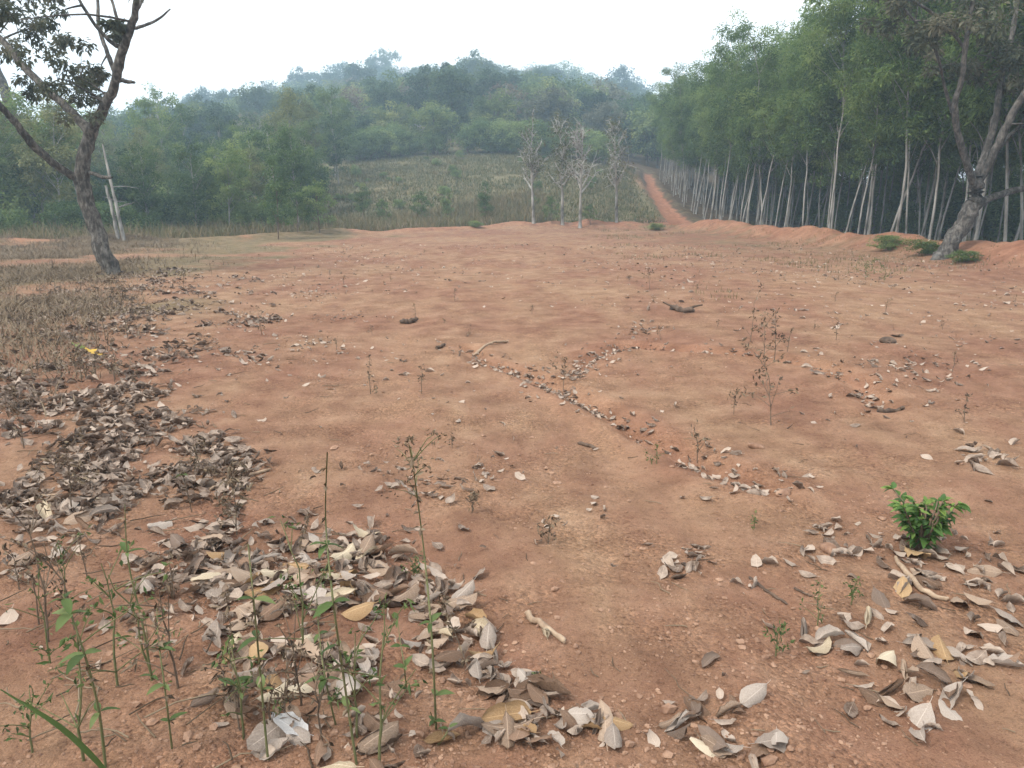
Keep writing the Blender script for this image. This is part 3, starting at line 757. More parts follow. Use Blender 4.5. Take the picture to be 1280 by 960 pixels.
def grow_grass():
    # cleared slope
    X, Y = rng.uniform(-16, 11.5, 10000), rng.uniform(45.5, 77, 10000)
    td = seg_dist(X, Y, TRACK); w = fbm(X * .3, Y * .3, 120, 3)
    k = (td > 1.5) & (beyond_edge(X, Y) > .8) & (w > -.45) & ~((X > 1) & (Y < 46.3))
    X, Y = X[k], Y[k]
    scatter_blades('slope_grass', 'dull olive and brown dry grass covering the cleared slope', 'grass', X, Y, .10, .36, .05, 7, .29, .20, spread=.3)
    # verge between clearing and wood
    X = rng.uniform(-50, 2, 16000); e = rng.uniform(.1, 11, 16000); Y = np.interp(X, EX, EY) + e
    k = (e > .8 + 1.5 * rng.random(16000)) & (Y < 60)
    scatter_blades('verge_grass', 'tall olive and straw grass in the verge before the mixed wood', 'grass', X[k], Y[k], .35, 1.05, .035, 7, .52, .18, spread=.25)
    # weedy ground round the leaning tree
    X, Y = rng.uniform(-24, -3.2, 64000), rng.uniform(5, 31, 64000)
    w = fbm(X * .35, Y * .35, 90, 4)
    px, py, _ = proj(X, Y, H0(X, Y))
    d = sstep(230, 80, px + (py - 330) * .55) * sstep(540, 390, py) * 1.1 + sstep(300, 150, px) * sstep(335, 310, py) * .35
    k = (rng.random(len(X)) < d * (.6 + 1.6 * w)) & (beyond_edge(X, Y) < 1)
    scatter_blades('dry_weeds', 'low dry brown weeds and grass around the leaning tree', 'weeds', X[k], Y[k], .05, .24, .011, 8, .86, .22, mat='dead', spread=.12, lean=1.1)
    # thin green-grey growth on the graded ground near the bank
    X, Y = rng.uniform(3, 13, 5000), rng.uniform(12, 44, 5000)
    w = fbm(X * .4, Y * .4, 130, 4)
    k = (w > .12) & (past_berm(X, Y) < .9) & (rng.random(5000) < .5 + .0 * X)
    scatter_blades('sparse_grass', 'thin dry grass tufts on the bare ground inside the bank', 'grass', X[k], Y[k], .05, .16, .010, 6, .35, .15, spread=.10)
    X, Y = rng.uniform(10.5, 14.0, 900), rng.uniform(13, 42, 900); k = (past_berm(X, Y) > .3) & (rng.random(900) < .5)
    scatter_blades('bank_grass', 'straggling grass along the plantation side of the bank', 'grass', X[k], Y[k], .1, .35, .015, 7, .30, .12)
grow_grass()

# ------------------------------------------------------------------ fallen leaves
def leaf_shape(seed, nl=9, nw=5):
    r = np.random.default_rng(seed)
    W = r.uniform(.50, .76); cup = r.uniform(-1.3, 2.3); bend = r.uniform(-.9, 1.1); tw = r.normal(0, .9); wav = r.uniform(.02, .06); peak = r.uniform(.40, .58)
    u = np.linspace(0, 1, nl); s = np.linspace(-1, 1, nw)
    prof = np.sin(math.pi * u ** (math.log(.5) / math.log(peak))) ** .62
    prof[0] = .035; prof[-1] = .02
    U, S = np.meshgrid(u, s, indexing='ij')
    hw = (W * .5 * prof)[:, None] * S * (1 + r.normal(0, .06, (nl, nw)))
    ang = np.abs(S) * cup * (.5 + .5 * prof[:, None])
    x = hw * np.cos(ang * .75); z = np.abs(hw) * np.sin(ang)
    th = bend * (U - .4); y = U - .5
    z = z + bend * (U - .45) ** 2 * .9 + r.normal(0, wav, (nl, nw)) * np.abs(S) - .015 * (S == 0)
    a = tw * (U - .5); x, z = x * np.cos(a) - z * np.sin(a), x * np.sin(a) + z * np.cos(a)
    V = np.stack([x, y, z], -1).reshape(-1, 3); V[:, 2] -= np.percentile(V[:, 2], 12)
    i, j = np.meshgrid(np.arange(nl - 1), np.arange(nw - 1), indexing='ij')
    F = np.stack([i * nw + j, i * nw + j + 1, (i + 1) * nw + j + 1, (i + 1) * nw + j], -1).reshape(-1, 4)
    uv = np.stack([(S + 1) / 2, U], -1).reshape(-1, 2)
    # stalk
    n0 = len(V); b = V[nw // 2]
    st = np.array([b, b + (.008, -.10, .01), b + (.016, -.20, .03)]); sv, sf = tube(st, [.010, .008, .007], 3)
    V = np.concatenate([V, sv]); F = np.concatenate([F, sf + n0]); uv = np.concatenate([uv, np.full((len(sv), 2), .5)])
    return V, F, uv

PILES = [  # pixel x, y, radius x, radius y, leaves, leaf length, where it lies
    (600, 590, 26, 12, 16, .15, 'in the small pile on open ground'), (875, 702, 46, 12, 14, .17, 'in the crumpled heap on open ground'),
    (955, 610, 42, 12, 20, .15, 'in the heap ending the run-off channel'), (905, 585, 22, 12, 14, .13, 'in the heap ending the run-off channel'),
    (885, 930, 60, 28, 12, .22, 'in the heap of large curled leaves'), (905, 890, 30, 26, 6, .18, 'in the heap of large curled leaves'),
    (1100, 690, 52, 16, 26, .17, 'banked up under the bright green shrub'), (1150, 735, 26, 22, 10, .24, 'banked up under the bright green shrub'),
    (1205, 690, 30, 16, 10, .17, 'banked up under the bright green shrub'), (1060, 800, 40, 16, 9, .20, 'in the loose drift past the green seedlings'), 
    (1160, 800, 44, 22, 12, .19, 'in the loose drift past the green seedlings'), (1205, 840, 40, 30, 16, .19, 'in the loose drift past the green seedlings'),
    (1115, 880, 30, 18, 7, .20, 'in the loose drift past the green seedlings'), (1240, 740, 30, 26, 14, .2, 'in the loose drift past the green seedlings'),
    (1240, 572, 40, 10, 14, .2, 'in the thin drift on the bare slope'), (745, 633, 10, 8, 4, .10, 'in the small pile on open ground'),
    (930, 738, 12, 10, 3, .12, 'in the crumpled heap on open ground'), (685, 670, 22, 14, 6, .10, 'in the small pile on open ground'),
    (530, 605, 26, 8, 12, .11, 'in the small pile on open ground'), (1030, 660, 16, 8, 5, .14, 'in the heap ending the run-off channel'),
    (1120, 470, 44, 18, 34, .15, 'in the thin drift on the bare slope'), (800, 412, 20, 5, 30, .12, 'caught in a run-off channel'),
    (385, 430, 16, 5, 20, .10, 'in the small pile on open ground'), (440, 398, 34, 4, 26, .10, 'in the small pile on open ground'), (395, 368, 26, 6, 40, .10, 'in the small pile on open ground')]
POLYS = [  # polygon in pixels, leaves per square metre, length, tint, where, patchiness
    ([(330, 960), (322, 860), (290, 760), (250, 690), (330, 668), (430, 690), (520, 712), (590, 740), (640, 800), (690, 880), (760, 945), (780, 960)], 640, .072, .60, 'in the thick drift among tall weeds', .24),
    ([(0, 450), (120, 440), (180, 478), (240, 500), (262, 545), (315, 600), (345, 650), (330, 710), (200, 735), (0, 730)], 560, .066, .40, 'in the dark matted leaf bed', .36),
    ([(0, 730), (300, 715), (330, 960), (0, 960)], 280, .07, .5, 'strewn over the sandy weed patch', .38),
    ([(0, 380), (100, 350), (230, 338), (300, 372), (345, 408), (330, 440), (250, 432), (190, 470), (100, 462), (0, 445)], 200, .062, .38, 'in the leaf bed by the leaning tree', .44),
    ([(300, 640), (430, 600), (560, 620), (640, 700), (600, 750), (420, 700), (330, 670)], 60, .06, .42, 'strewn at the fringe of the leaf drift', .3),
    ([(760, 930), (1060, 945), (1060, 960), (740, 960)], 11, .12, .55, 'in the heap of large curled leaves', .2)]

def fallen():
    L = []   # x, y, length, tint, where, lift
    for poly, dens, ln, ti, where, patch in POLYS:
        xs, ys = zip(*[G(*p) for p in poly])
        x0, x1, y0, y1 = min(xs) - .3, max(xs) + .3, min(ys) - .3, max(ys) + .3
        n = int((x1 - x0) * (y1 - y0) * dens); n = min(n, 60000)
        X, Y = rng.uniform(x0, x1, n), rng.uniform(y0, y1, n)
        px, py, _ = proj(X, Y, H0(X, Y))
        w = fbm(X * 2.2, Y * 2.2, 150, 4)
        k = in_poly(px + 70 * fbm(X * 1.6, Y * 1.6, 160, 3) + rng.normal(0, 14, n), py + 55 * fbm(X * 1.6, Y * 1.6, 161, 3) + rng.normal(0, 9, n), poly) & (w + rng.normal(0, .10, n) > patch - .46)
        for x, y in zip(X[k], Y[k]): L.append((x, y, ln * float(np.clip(rng.lognormal(0, .46), .28, 2.1)), ti, where, rng.uniform(0, .026)))
    for px, py, rx, ry, n, ln, where in PILES:
        for _ in range(int(n * 1.6)):
            x, y = G(px + rng.normal(0, rx * .9), py + rng.normal(0, ry * .9)); L.append((x, y, ln * rng.uniform(.22, .66), .62, where, rng.uniform(0, .014)))
    for c in CHANNELS:
        for q, (a, b) in enumerate(zip(c[:-1], c[1:])):
            n = int(np.hypot(b[0] - a[0], b[1] - a[1]) * (75 if q < 5 else 30) * rng.uniform(.4, 1.3))
            for t in rng.random(n):
                L.append((a[0] + (b[0] - a[0]) * t + rng.normal(0, .07) * rng.choice((.7, 1, 2.6)), a[1] + (b[1] - a[1]) * t + rng.normal(0, .07) * rng.choice((.7, 1, 2.6)), .066 * rng.uniform(.4, 1.3), .62, 'caught in a run-off channel', rng.uniform(0, .02)))
    # lone leaves blown across the bare ground
    n = 13000; X, Y = rng.uniform(-9, 13, n), 2.2 + 26 * rng.random(n) ** 1.2
    w = fbm(X * .5, Y * .5, 170, 4) + .30 * sstep(0, 4, X)
    for x, y, q in zip(X, Y, w):
        if past_berm(x, y) < .4 and rng.random() < .26 + q: L.append((x, y, .045 * float(rng.lognormal(0, .45)), .72, 'blown singly over the bare red ground', 0))
    return L

def build_leaves():
    L = fallen(); n = len(L)
    A = np.array([(a, b, c, d, f) for a, b, c, d, e, f in L]); where = [l[4] for l in L]
    Z = H(A[:, 0], A[:, 1])
    px, py, f = proj(A[:, 0], A[:, 1], Z)
    size = A[:, 2] * FPX / f * ((px > -30) & (px < 1310) & (py < 990))
    # special leaves stay out of the lottery
    order = np.argsort(-size)
    top, rest = order[:285], order[285:]
    shapes = [leaf_shape(900 + k) for k in range(16)]
    names = list(LEAFC); meshes = {}
    prob = np.array([.25, .20, .30, .07, .06, .12]); prob /= prob.sum()
    for i in top:
        c = names[rng.choice(6, p=prob)]; s = int(rng.integers(16))
        if (c, s) not in meshes:
            V, F, uv = shapes[s]; meshes[c, s] = mk_mesh('fallen_leaf', V, F, [M['leaf ' + c]], uv=uv)
        x, y, ln, ti, up = A[i]
        o = link('fallen_leaf', meshes[c, s], None, (x, y, Z[i] + .004 + up), (rng.normal(0, .28), rng.normal(0, .28), rng.uniform(0, 6.28)), (ln * 1.05, ln * 1.05, ln * rng.uniform(.5, .85)))
        tag(o, f'dry {c} fallen leaf lying {where[i]}' if not where[i].startswith(('caught', 'blown', 'banked', 'strewn')) else f'dry {c} fallen leaf {where[i]}', 'leaf', f'{c} leaves {where[i]}')
    small = [leaf_shape(950 + k, 6, 3) for k in range(14)]
    Vs, Fs, Us, Ts, off = [], [], [], [], 0
    pick = rng.integers(0, 14, len(rest))
    for s in range(14):
        idx = rest[pick == s]
        if not len(idx): continue
        V, F, uv = small[s]; m = len(idx)
        a, b, c = rng.uniform(0, 6.28, m), rng.normal(0, .30, m), rng.normal(0, .30, m)
        ca, sa, cb, sb, cc, sc_ = np.cos(a), np.sin(a), np.cos(b), np.sin(b), np.cos(c), np.sin(c)
        Rz = np.zeros((m, 3, 3)); Rz[:, 0, 0], Rz[:, 0, 1], Rz[:, 1, 0], Rz[:, 1, 1], Rz[:, 2, 2] = ca, -sa, sa, ca, 1
        Rx = np.zeros((m, 3, 3)); Rx[:, 0, 0], Rx[:, 1, 1], Rx[:, 1, 2], Rx[:, 2, 1], Rx[:, 2, 2] = 1, cb, -sb, sb, cb
        Ry = np.zeros((m, 3, 3)); Ry[:, 1, 1], Ry[:, 0, 0], Ry[:, 0, 2], Ry[:, 2, 0], Ry[:, 2, 2] = 1, cc, sc_, -sc_, cc
        Rm = Rz @ Rx @ Ry
        Q = np.einsum('mij,vj->mvi', Rm, V) * A[idx, 2][:, None, None]
        Q += np.stack([A[idx, 0], A[idx, 1], Z[idx] + .003 + A[idx, 4] * .8], 1)[:, None]
        Vs.append(Q.reshape(-1, 3)); k = len(V)
        Fs.append((F[None] + (np.arange(m) * k)[:, None, None] + off).reshape(-1, 4)); off += m * k
        Us.append(np.tile(uv, (m, 1))); Ts.append(np.repeat(np.clip(A[idx, 3] + rng.normal(0, .24, m), 0, 1), k))
    me = mk_mesh('leaf_litter', np.concatenate(Vs), np.concatenate(Fs), [M['litter']], tint=np.concatenate(Ts), uv=np.concatenate(Us))
    tag(link('leaf_litter', me), 'matted litter of small dry leaves spread over the ground', 'leaf litter', kind='stuff')
    print('leaves', n)
    for (qx, qy, ln, m, lab) in ((117, 444, .22, ('fresh_yellow', (.42, .24, .03), (.62, .42, .09)), 'single bright yellow fallen leaf on the matted leaf bed'),
                                 (98, 436, .18, ('fresh_green', (.10, .17, .02), (.22, .30, .05)), 'single fresh green fallen leaf beside the yellow one'),
                                 (362, 917, .13, ('bleached', (.34, .32, .31), (.54, .52, .50)), 'large bleached grey-white leaf in the thick leaf drift')):
        x, y = G(qx, qy); V, F, uv = leaf_shape(931)
        o = link('fallen_leaf', mk_mesh('fallen_leaf', V, F, [dry_leaf_mat(*m)], uv=uv), None, (x, y, Hs(x, y) + .03), (.3, .1, 1.3), (ln, ln, ln)); tag(o, lab, 'leaf')
build_leaves()

# ------------------------------------------------------------------ grit, pebbles, twigs
def ico():
    p = (1 + 5 ** .5) / 2
    V = np.array([(-1, p, 0), (1, p, 0), (-1, -p, 0), (1, -p, 0), (0, -1, p), (0, 1, p), (0, -1, -p), (0, 1, -p), (p, 0, -1), (p, 0, 1), (-p, 0, -1), (-p, 0, 1)], float) / 1.9
    F = np.array([(0, 11, 5), (0, 5, 1), (0, 1, 7), (0, 7, 10), (0, 10, 11), (1, 5, 9), (5, 11, 4), (11, 10, 2), (10, 7, 6), (7, 1, 8), (3, 9, 4), (3, 4, 2), (3, 2, 6), (3, 6, 8), (3, 8, 9), (4, 9, 5), (2, 4, 11), (6, 2, 10), (8, 6, 7), (9, 8, 1)])
    return V, F
def build_grit():
    V0, F0 = ico(); n = 30000
    d = 1.7 + 11 * rng.random(n) ** 1.6; a = rng.uniform(-.75, .75, n); X, Y = d * np.sin(a), d * np.cos(a)
    w = fbm(X * 1.1, Y * 1.1, 180, 3); k = rng.random(n) < .35 + 1.4 * w; X, Y = X[k], Y[k]; n = len(X)
    s = .0032 * np.exp(rng.normal(0, .55, n)); s = np.minimum(s, .022)
    Q = V0[None] * (1 + .22 * rng.standard_normal((n, 12, 1))) * (s[:, None] * np.stack([rng.uniform(.8, 1.5, n), rng.uniform(.8, 1.5, n), rng.uniform(.5, .9, n)], 1))[:, None]
    Q += np.stack([X, Y, H(X, Y) + s * .25], 1)[:, None]
    F = (F0[None] + (np.arange(n) * 12)[:, None, None]).reshape(-1, 3)
    tag(link('gravel', mk_mesh('gravel', Q.reshape(-1, 3), F, [M['stone']], smooth=False)), 'reddish grit and crumbs of earth on the bare ground', 'gravel', kind='stuff')
    for k, (px, py, sz, lab) in enumerate(((1110, 428, .10, 'dark clod of earth on the bare slope beside the thin leaf drift'), (536, 713, .035, 'small tan stone above the thick leaf drift'),
                                           (1035, 688, .05, 'pale flat stone below the leaf bank'), (945, 560, .05, 'brown clod beside the tall dead weed'), (980, 616, .06, 'rounded stone by the leaf heap'))):
        x, y = G(px, py); r = np.random.default_rng(k); V = V0 * (1 + .18 * r.standard_normal((12, 1))) * sz * np.array((1.3, .9, .6))
        me = mk_mesh('stone', V, F0, [M['stone'] if k else M['dark_stick']]); o = link('stone', me, None, (x, y, Hs(x, y) + sz * .18), (0, 0, k)); 
        b = o.modifiers.new('round', 'SUBSURF'); b.levels = b.render_levels = 2
        tag(o, lab, 'stone')
    g = Geo()
    for k in range(300):
        if k < 190: x, y = G(rng.uniform(0, 420), rng.uniform(380, 950))
        else: x, y = G(rng.uniform(380, 1270), rng.uniform(370, 940))
        ln = (abs(rng.normal(.08, .08)) if k < 190 else abs(rng.normal(.04, .04))) + .03; a = rng.uniform(0, 3.14); z = Hs(x, y) + rng.uniform(.004, .03 if k < 190 else .008)
        P = np.array([(x + math.cos(a) * ln * t, y + math.sin(a) * ln * t, z) for t in np.linspace(-.5, .5, 4)]) + rng.normal(0, ln * .04, (4, 3)) * (1, 1, .4)
        g.add(*tube(P, np.array([.003, .0028, .0024, .0015]) * (1 if k < 190 else .7), 4), rng.random())
    tag(link('twig_litter', g.mesh('twig_litter', [M['dead']])), 'thin dry twigs strewn through the leaf litter and over the soil', 'twigs', kind='stuff')
build_grit()

def stick(pts, rad, label, mat='stick', side=None):
    P = []
    for px, py in pts:
        x, y = G(px, py); P.append((x, y, Hs(x, y) + rad * .9))
    P = smooth_path(np.array(P), 12); r = np.random.default_rng(int(pts[0][0]))
    P = P + r.normal(0, rad * .25, P.shape)
    g = Geo(); R = rad * np.interp(np.linspace(0, 1, 12), [0, .04, .5, .96, 1], [.55, 1, .95, .8, .4]); V, F = tube(P, R, 8, .07, r); g.add(V, F)
    n = len(V)
    for ring, pt in ((list(range(8)), P[0]), (list(range(n - 8, n)), P[-1])):
        vv = np.concatenate([V[ring], [pt]]); g.add(vv, np.array([(i, (i + 1) % 8, 8) for i in range(8)]))
    if side: 
        for (k, dx, dy, dz) in side: limb(g, P[k], P[k] + np.array((dx, dy, dz)), rad * .6, rad * .25, r, .05, 5, 5)
    o = P[6].copy(); g.V = [v - o for v in g.V]
    tag(link('stick', g.mesh('stick', [M[mat]]), None, tuple(o)), label, 'stick')
stick([(658, 768), (680, 786), (708, 806)], .013, 'short pale stick lying on the sandy soil')
stick([(838, 386), (852, 390), (868, 391)], .04, 'dark forked branch piece on the far bare ground', 'dark_stick', [(4, -.2, .1, .12), (7, .25, .1, .05)])
stick([(500, 403), (511, 403), (521, 401)], .035, 'short dark log piece lying on the open red ground', 'dark_stick')
stick([(592, 440), (612, 432), (636, 426)], .016, 'straight pale stick beside the leaf-filled run-off channel')
stick([(262, 614), (300, 600), (338, 588)], .011, 'long thin pale stick on the edge of the dark leaf bed')
stick([(936, 718), (960, 736), (984, 752)], .007, 'thin bent twig on the open soil below the leaf bank', 'dark_stick')
stick([(992, 734), (1004, 740), (1016, 745)], .005, 'tiny dark twig beside the thin bent twig', 'dark_stick')
stick([(0, 628), (40, 622), (78, 620)], .009, 'pale twig lying across the dark matted leaf bed')
stick([(1095, 515), (1118, 514), (1130, 513)], .018, 'brown stick at the lower end of the curved channel', 'dark_stick')
stick([(722, 553), (738, 556), (744, 559)], .012, 'small dark stick on the bare ground by the channel', 'dark_stick')
stick([(1120, 700), (1150, 738), (1186, 752)], .012, 'curved grey stick under the bright green shrub')
stick([(545, 437), (550, 436), (556, 434)], .02, 'stubby brown stick on the open red ground', 'dark_stick')

# ------------------------------------------------------------------ weeds, seedlings, the green shrub
def leaf_blade(seed, nl=6, nw=3, W=.42):
    r = np.random.default_rng(seed); u = np.linspace(0, 1, nl); s = np.linspace(-1, 1, nw)
    prof = np.sin(math.pi * np.clip(u, .02, .985) ** .8) ** .8; U, S = np.meshgrid(u, s, indexing='ij')
    x = W * .5 * prof[:, None] * S; z = np.abs(x) * .35 - .35 * U ** 2 + r.normal(0, .012, U.shape)
    V = np.stack([x, U, z], -1).reshape(-1, 3)
    i, j = np.meshgrid(np.arange(nl - 1), np.arange(nw - 1), indexing='ij')
    return V, np.stack([i * nw + j, i * nw + j + 1, (i + 1) * nw + j + 1, (i + 1) * nw + j], -1).reshape(-1, 4)
WLEAF = {}
for mt in ('weed', 'dead', 'bright'):
    for k in range(4):
        V, F = leaf_blade(40 + k); WLEAF[mt, k] = mk_mesh('leaf', V, F, [M[mt]], tint=np.full(len(V), .3 + .16 * k))

def tall_weed(pts, rad, nodes, label, group, stem='green_stem', leaf_len=.05, mt='weed', dead_bits=10, head=False, seed=0):
    """pts: stem from base to tip in pixels; nodes: fractions of the stem that carry a pair or whorl of leaves"""
    r = np.random.default_rng(1000 + seed); x, y = G(*pts[0]); o = np.array((x, y, Hs(x, y) - .01))
    P = np.array([at(a, b, y + .05 * k * r.normal()) for k, (a, b) in enumerate(pts)]); P[0] = o
    Q = smooth_path(P, 18); g = Geo(); g.add(*tube(Q - o, np.linspace(rad, rad * .35, 18), 6, .05, r))
    d = Geo()
    for _ in range(dead_bits):    # withered leaves hanging from the stem
        c = Q[r.integers(3, 18)] - o; n = 2
        dd = r.standard_normal((n, 3)) * .6 - np.array((0, 0, .5)); V, F, T = leaf_quads(np.repeat(c[None], n, 0), r.standard_normal((n, 3)), dd, r.uniform(.012, .032, n), r.uniform(.008, .016, n), r.random(n)); d.add(V, F, T)
    if head:
        for _ in range(11):
            a = Q[r.integers(12, 18)] - o; b = a + unit(np.array((r.normal(0, .8), r.normal(0, .8), .9))) * r.uniform(.03, .11)
            limb(g, a, b, rad * .4, rad * .2, r, .08, 5, 4)
            n = 12; V, F, T = leaf_quads(np.repeat(b[None], n, 0) + r.normal(0, .010, (n, 3)), r.standard_normal((n, 3)), r.standard_normal((n, 3)) + np.array((0, 0, .6)), r.uniform(.008, .018, n), r.uniform(.004, .009, n), r.random(n)); d.add(V, F, T)
    e = link('tall_weed', None, None, tuple(o)); link('stem', g.mesh('stem', [M[stem]]), e)
    if d.V: tag(link('withered_bits', d.mesh('withered_bits', [M['dead']], False), e), kind='stuff')
    for fr in nodes:
        c = Q[int(fr * 17)] - o; a0 = r.uniform(0, 6.28)
        for q in range(r.integers(2, 5)):
            s = leaf_len * r.uniform(.6, 1.3)
            link('leaf', WLEAF[mt, int(r.integers(4))], e, tuple(c), (r.uniform(-.2, .7), r.normal(0, .2), a0 + q * 2.2 + r.normal(0, .3)), (s, s, s))
    return tag(e, label, 'weed', group)
GW = 'tall weeds rising from the leaf drift'
tall_weed([(446, 955), (430, 850), (415, 740), (407, 650), (409, 566)], .0042, (.2, .36, .5, .68), 'tall straight green weed with a spiky tip in the leaf drift', GW, seed=1, dead_bits=14)
tall_weed([(545, 905), (540, 800), (530, 690), (520, 610), (515, 572)], .0040, (.12, .3), 'tall weed with branching dried seed heads beside the bare soil', GW, seed=2, dead_bits=22, head=True)
tall_weed([(335, 950), (326, 850), (318, 760), (310, 680)], .0040, (.3, .55, .75), 'green-stemmed weed standing behind the bleached grey-white leaf', GW, seed=3, dead_bits=16)
tall_weed([(190, 850), (178, 780), (160, 700), (156, 630)], .0042, (.0, .1, .75), 'smooth green weed leaning from the sandy patch', GW, seed=4, dead_bits=4)
tall_weed([(132, 958), (122, 880), (100, 800), (78, 742)], .0044, (.35, .6, .85, .95), 'leafy weed with a broad green tip in the sandy patch', GW, seed=5, leaf_len=.06, dead_bits=6)
tall_weed([(508, 860), (505, 830), (500, 800), (496, 765)], .0028, (.3, .6, .9), 'short bushy green weed in the middle of the leaf drift', GW, seed=6, leaf_len=.045, dead_bits=2)
tall_weed([(215, 935), (206, 860), (198, 800), (196, 760)], .003, (.2, .4, .6), 'short green weed at the foot of the smooth leaning weed', GW, seed=7, leaf_len=.045)
tall_weed([(420, 905), (405, 840), (398, 780), (395, 730)], .003, (.35, .6, .8), 'leafy weed close beside the tall spiky-tipped weed', GW, seed=8, leaf_len=.045)
tall_weed([(300, 915), (292, 860), (290, 800), (282, 740)], .003, (.4,), 'brown withered weed between the green weed stems', GW, 'brown_stem', seed=9, dead_bits=26)
tall_weed([(590, 840), (572, 800), (560, 770), (552, 740)], .003, (), 'brittle brown weed at the fringe of the leaf drift', GW, 'brown_stem', seed=10, dead_bits=22)
tall_weed([(375, 700), (376, 680), (380, 660), (384, 645)], .003, (), 'dry brown weed on the upper fringe of the leaf drift', GW, 'brown_stem', seed=11, dead_bits=20)
tall_weed([(545, 925), (560, 912), (545, 905), (538, 890)], .003, (.4, .8), 'tiny green weed pressed down among the big leaves', GW, seed=12, leaf_len=.035, dead_bits=0)
tall_weed([(240, 640), (232, 605), (225, 580), (240, 560)], .003, (.5,), 'thin weed poking up from the dark leaf bed', GW, 'brown_stem', seed=13, dead_bits=12)

# arching broad grass blade low in the corner
def arching_blade():
    x, y = G(150, 985); o = np.array((x, y, Hs(x, y)))
    P = smooth_path(np.array([o, at(115, 945, y - .03), at(70, 905, y - .08), at(0, 862, y - .1)]), 12) - o
    w = .010 * np.sin(np.linspace(.5, 3.1, 12)); g = Geo()
    S = np.array((.3, .2, .9)); V = np.concatenate([P + S * w[:, None], P, P - S * w[:, None]]); V[12:24] += np.array((0, .003, 0))
    F = [(i, i + 1, 13 + i, 12 + i) for i in range(11)] + [(12 + i, 13 + i, 25 + i, 24 + i) for i in range(11)]
    g.add(V, np.array(F), .4); tag(link('grass_blade', g.mesh('grass_blade', [M['weed']]), None, tuple(o)), 'single broad green grass blade arching over the sandy patch', 'grass')
arching_blade()

def dead_weed(px, py, top, seed, label, group, mt='dead', stem='brown_stem', nb=5, leafy=26, spread=.35, size=1.0):
    r = np.random.default_rng(1200 + seed); x, y = G(px, py); o = np.array((x, y, Hs(x, y) - .01)); h = max(.05, at(px, top, y)[2] - o[2])
    g, d = Geo(), Geo(); n = 8
    t = np.linspace(0, 1, n); P = np.stack([np.cumsum(r.normal(0, .03 * h, n)) * t, np.cumsum(r.normal(0, .03 * h, n)) * t, t * h], 1)
    rad = .0042 * (h / .6) ** .5 + .0010; g.add(*tube(P, np.linspace(rad, rad * .35, n), 5)); tips = [P[k] for k in range(3, n)]
    for _ in range(nb):
        a = P[r.integers(1, n - 1)]; b = a + unit(np.array((r.normal(), r.normal(), r.uniform(.4, 1.6)))) * h * r.uniform(.2, spread + .2)
        L = limb(g, a, b, rad * .55, rad * .25, r, .05, 5, 4); tips += [L[-1], L[3]]
    ls = (.018 + .035 * min(h, .8)) * size
    for _ in range(leafy):
        c = tips[r.integers(len(tips))]; m = 2; V, F, T = leaf_quads(np.repeat(c[None], m, 0) + r.normal(0, ls * .4, (m, 3)), r.standard_normal((m, 3)), r.standard_normal((m, 3)) - np.array((0, 0, .3)), ls * r.uniform(.6, 1.5, m), ls * r.uniform(.3, .6, m), r.random(m)); d.add(V, F, T)
    e = link('dead_weed' if mt == 'dead' else ('seedling' if 'seedling' in label else 'green_weed'), None, None, tuple(o)); link('stem', g.mesh('stem', [M[stem]]), e); link('foliage', d.mesh('foliage', [M[mt]], False), e)
    return tag(e, label, 'seedling' if 'seedling' in label else 'weed', group)
GD = 'dead weeds dotted over the bare red ground'
for k, (px, py, top, nb, lf, lab) in enumerate((
    (463, 492, 447, 1, 22, 'lone upright dead weed with a pale leaf at its foot'), (527, 492, 458, 1, 18, 'lone thin dead weed beside a white scrap of leaf'),
    (704, 484, 450, 2, 22, 'dead weed rooted in the leaf-filled channel'), (872, 572, 530, 1, 24, 'narrow dark dead weed near the leaf heap'),
    (938, 428, 372, 2, 14, 'slender dead weed at the back of the weed clump'), (955, 444, 396, 6, 40, 'bushy dead weed in the weed clump on the channel rim'),
    (968, 452, 388, 4, 26, 'tallest dead weed in the weed clump on the channel rim'), (984, 440, 412, 3, 14, 'small dead weed beside the tallest one of the clump'),
    (964, 532, 446, 9, 46, 'branching dead weed with drooping dark leaves below the clump'), (917, 518, 494, 4, 22, 'little dark dead weed on bare earth beside the branching one'),
    (1205, 528, 496, 2, 18, 'dead weed on the bare slope below the thin leaf drift'), (230, 362, 336, 7, 40, 'round dry tumbled weed near the leaning tree'),
    (132, 425, 350, 2, 50, 'tall dark dead weed in the leaf bed near the leaning tree'), (327, 418, 384, 4, 22, 'dead weed in the grey leaf streak'),
    (265, 345, 328, 2, 14, 'small dead weed on the red ground by the leaning tree'), (430, 358, 346, 1, 10, 'tiny dead weed far out on the red ground'),
    (812, 362, 335, 3, 18, 'dead weed standing far out towards the bank'), (787, 352, 345, 3, 20, 'small dark tuft weed far out on the ground'),
    (296, 668, 588, 12, 90, 'dense twiggy dead weed at the edge of the dark leaf bed'), (90, 640, 560, 8, 60, 'dark twiggy dead weed in the matted leaf bed'),
    (30, 560, 500, 8, 50, 'dry twiggy weed at the far side of the leaf bed'), (250, 590, 545, 6, 40, 'short twiggy weed among the dark leaves'),
    (565, 560, 545, 3, 14, 'low dry sprig on the open soil'), (590, 640, 620, 8, 40, 'small dry tangle of weed on the open soil'),
    (685, 680, 650, 8, 26, 'grey dry sprig lying on the sandy soil'), (365, 770, 745, 5, 22, 'grey withered sprig in the leaf drift'),
    (1045, 425, 400, 2, 12, 'thin dry weed on the slope inside the bank'), (1190, 465, 440, 3, 14, 'faint dry weed on the slope near the bank'))):
    dead_weed(px, py, top, k, lab, GD, nb=nb, leafy=lf)
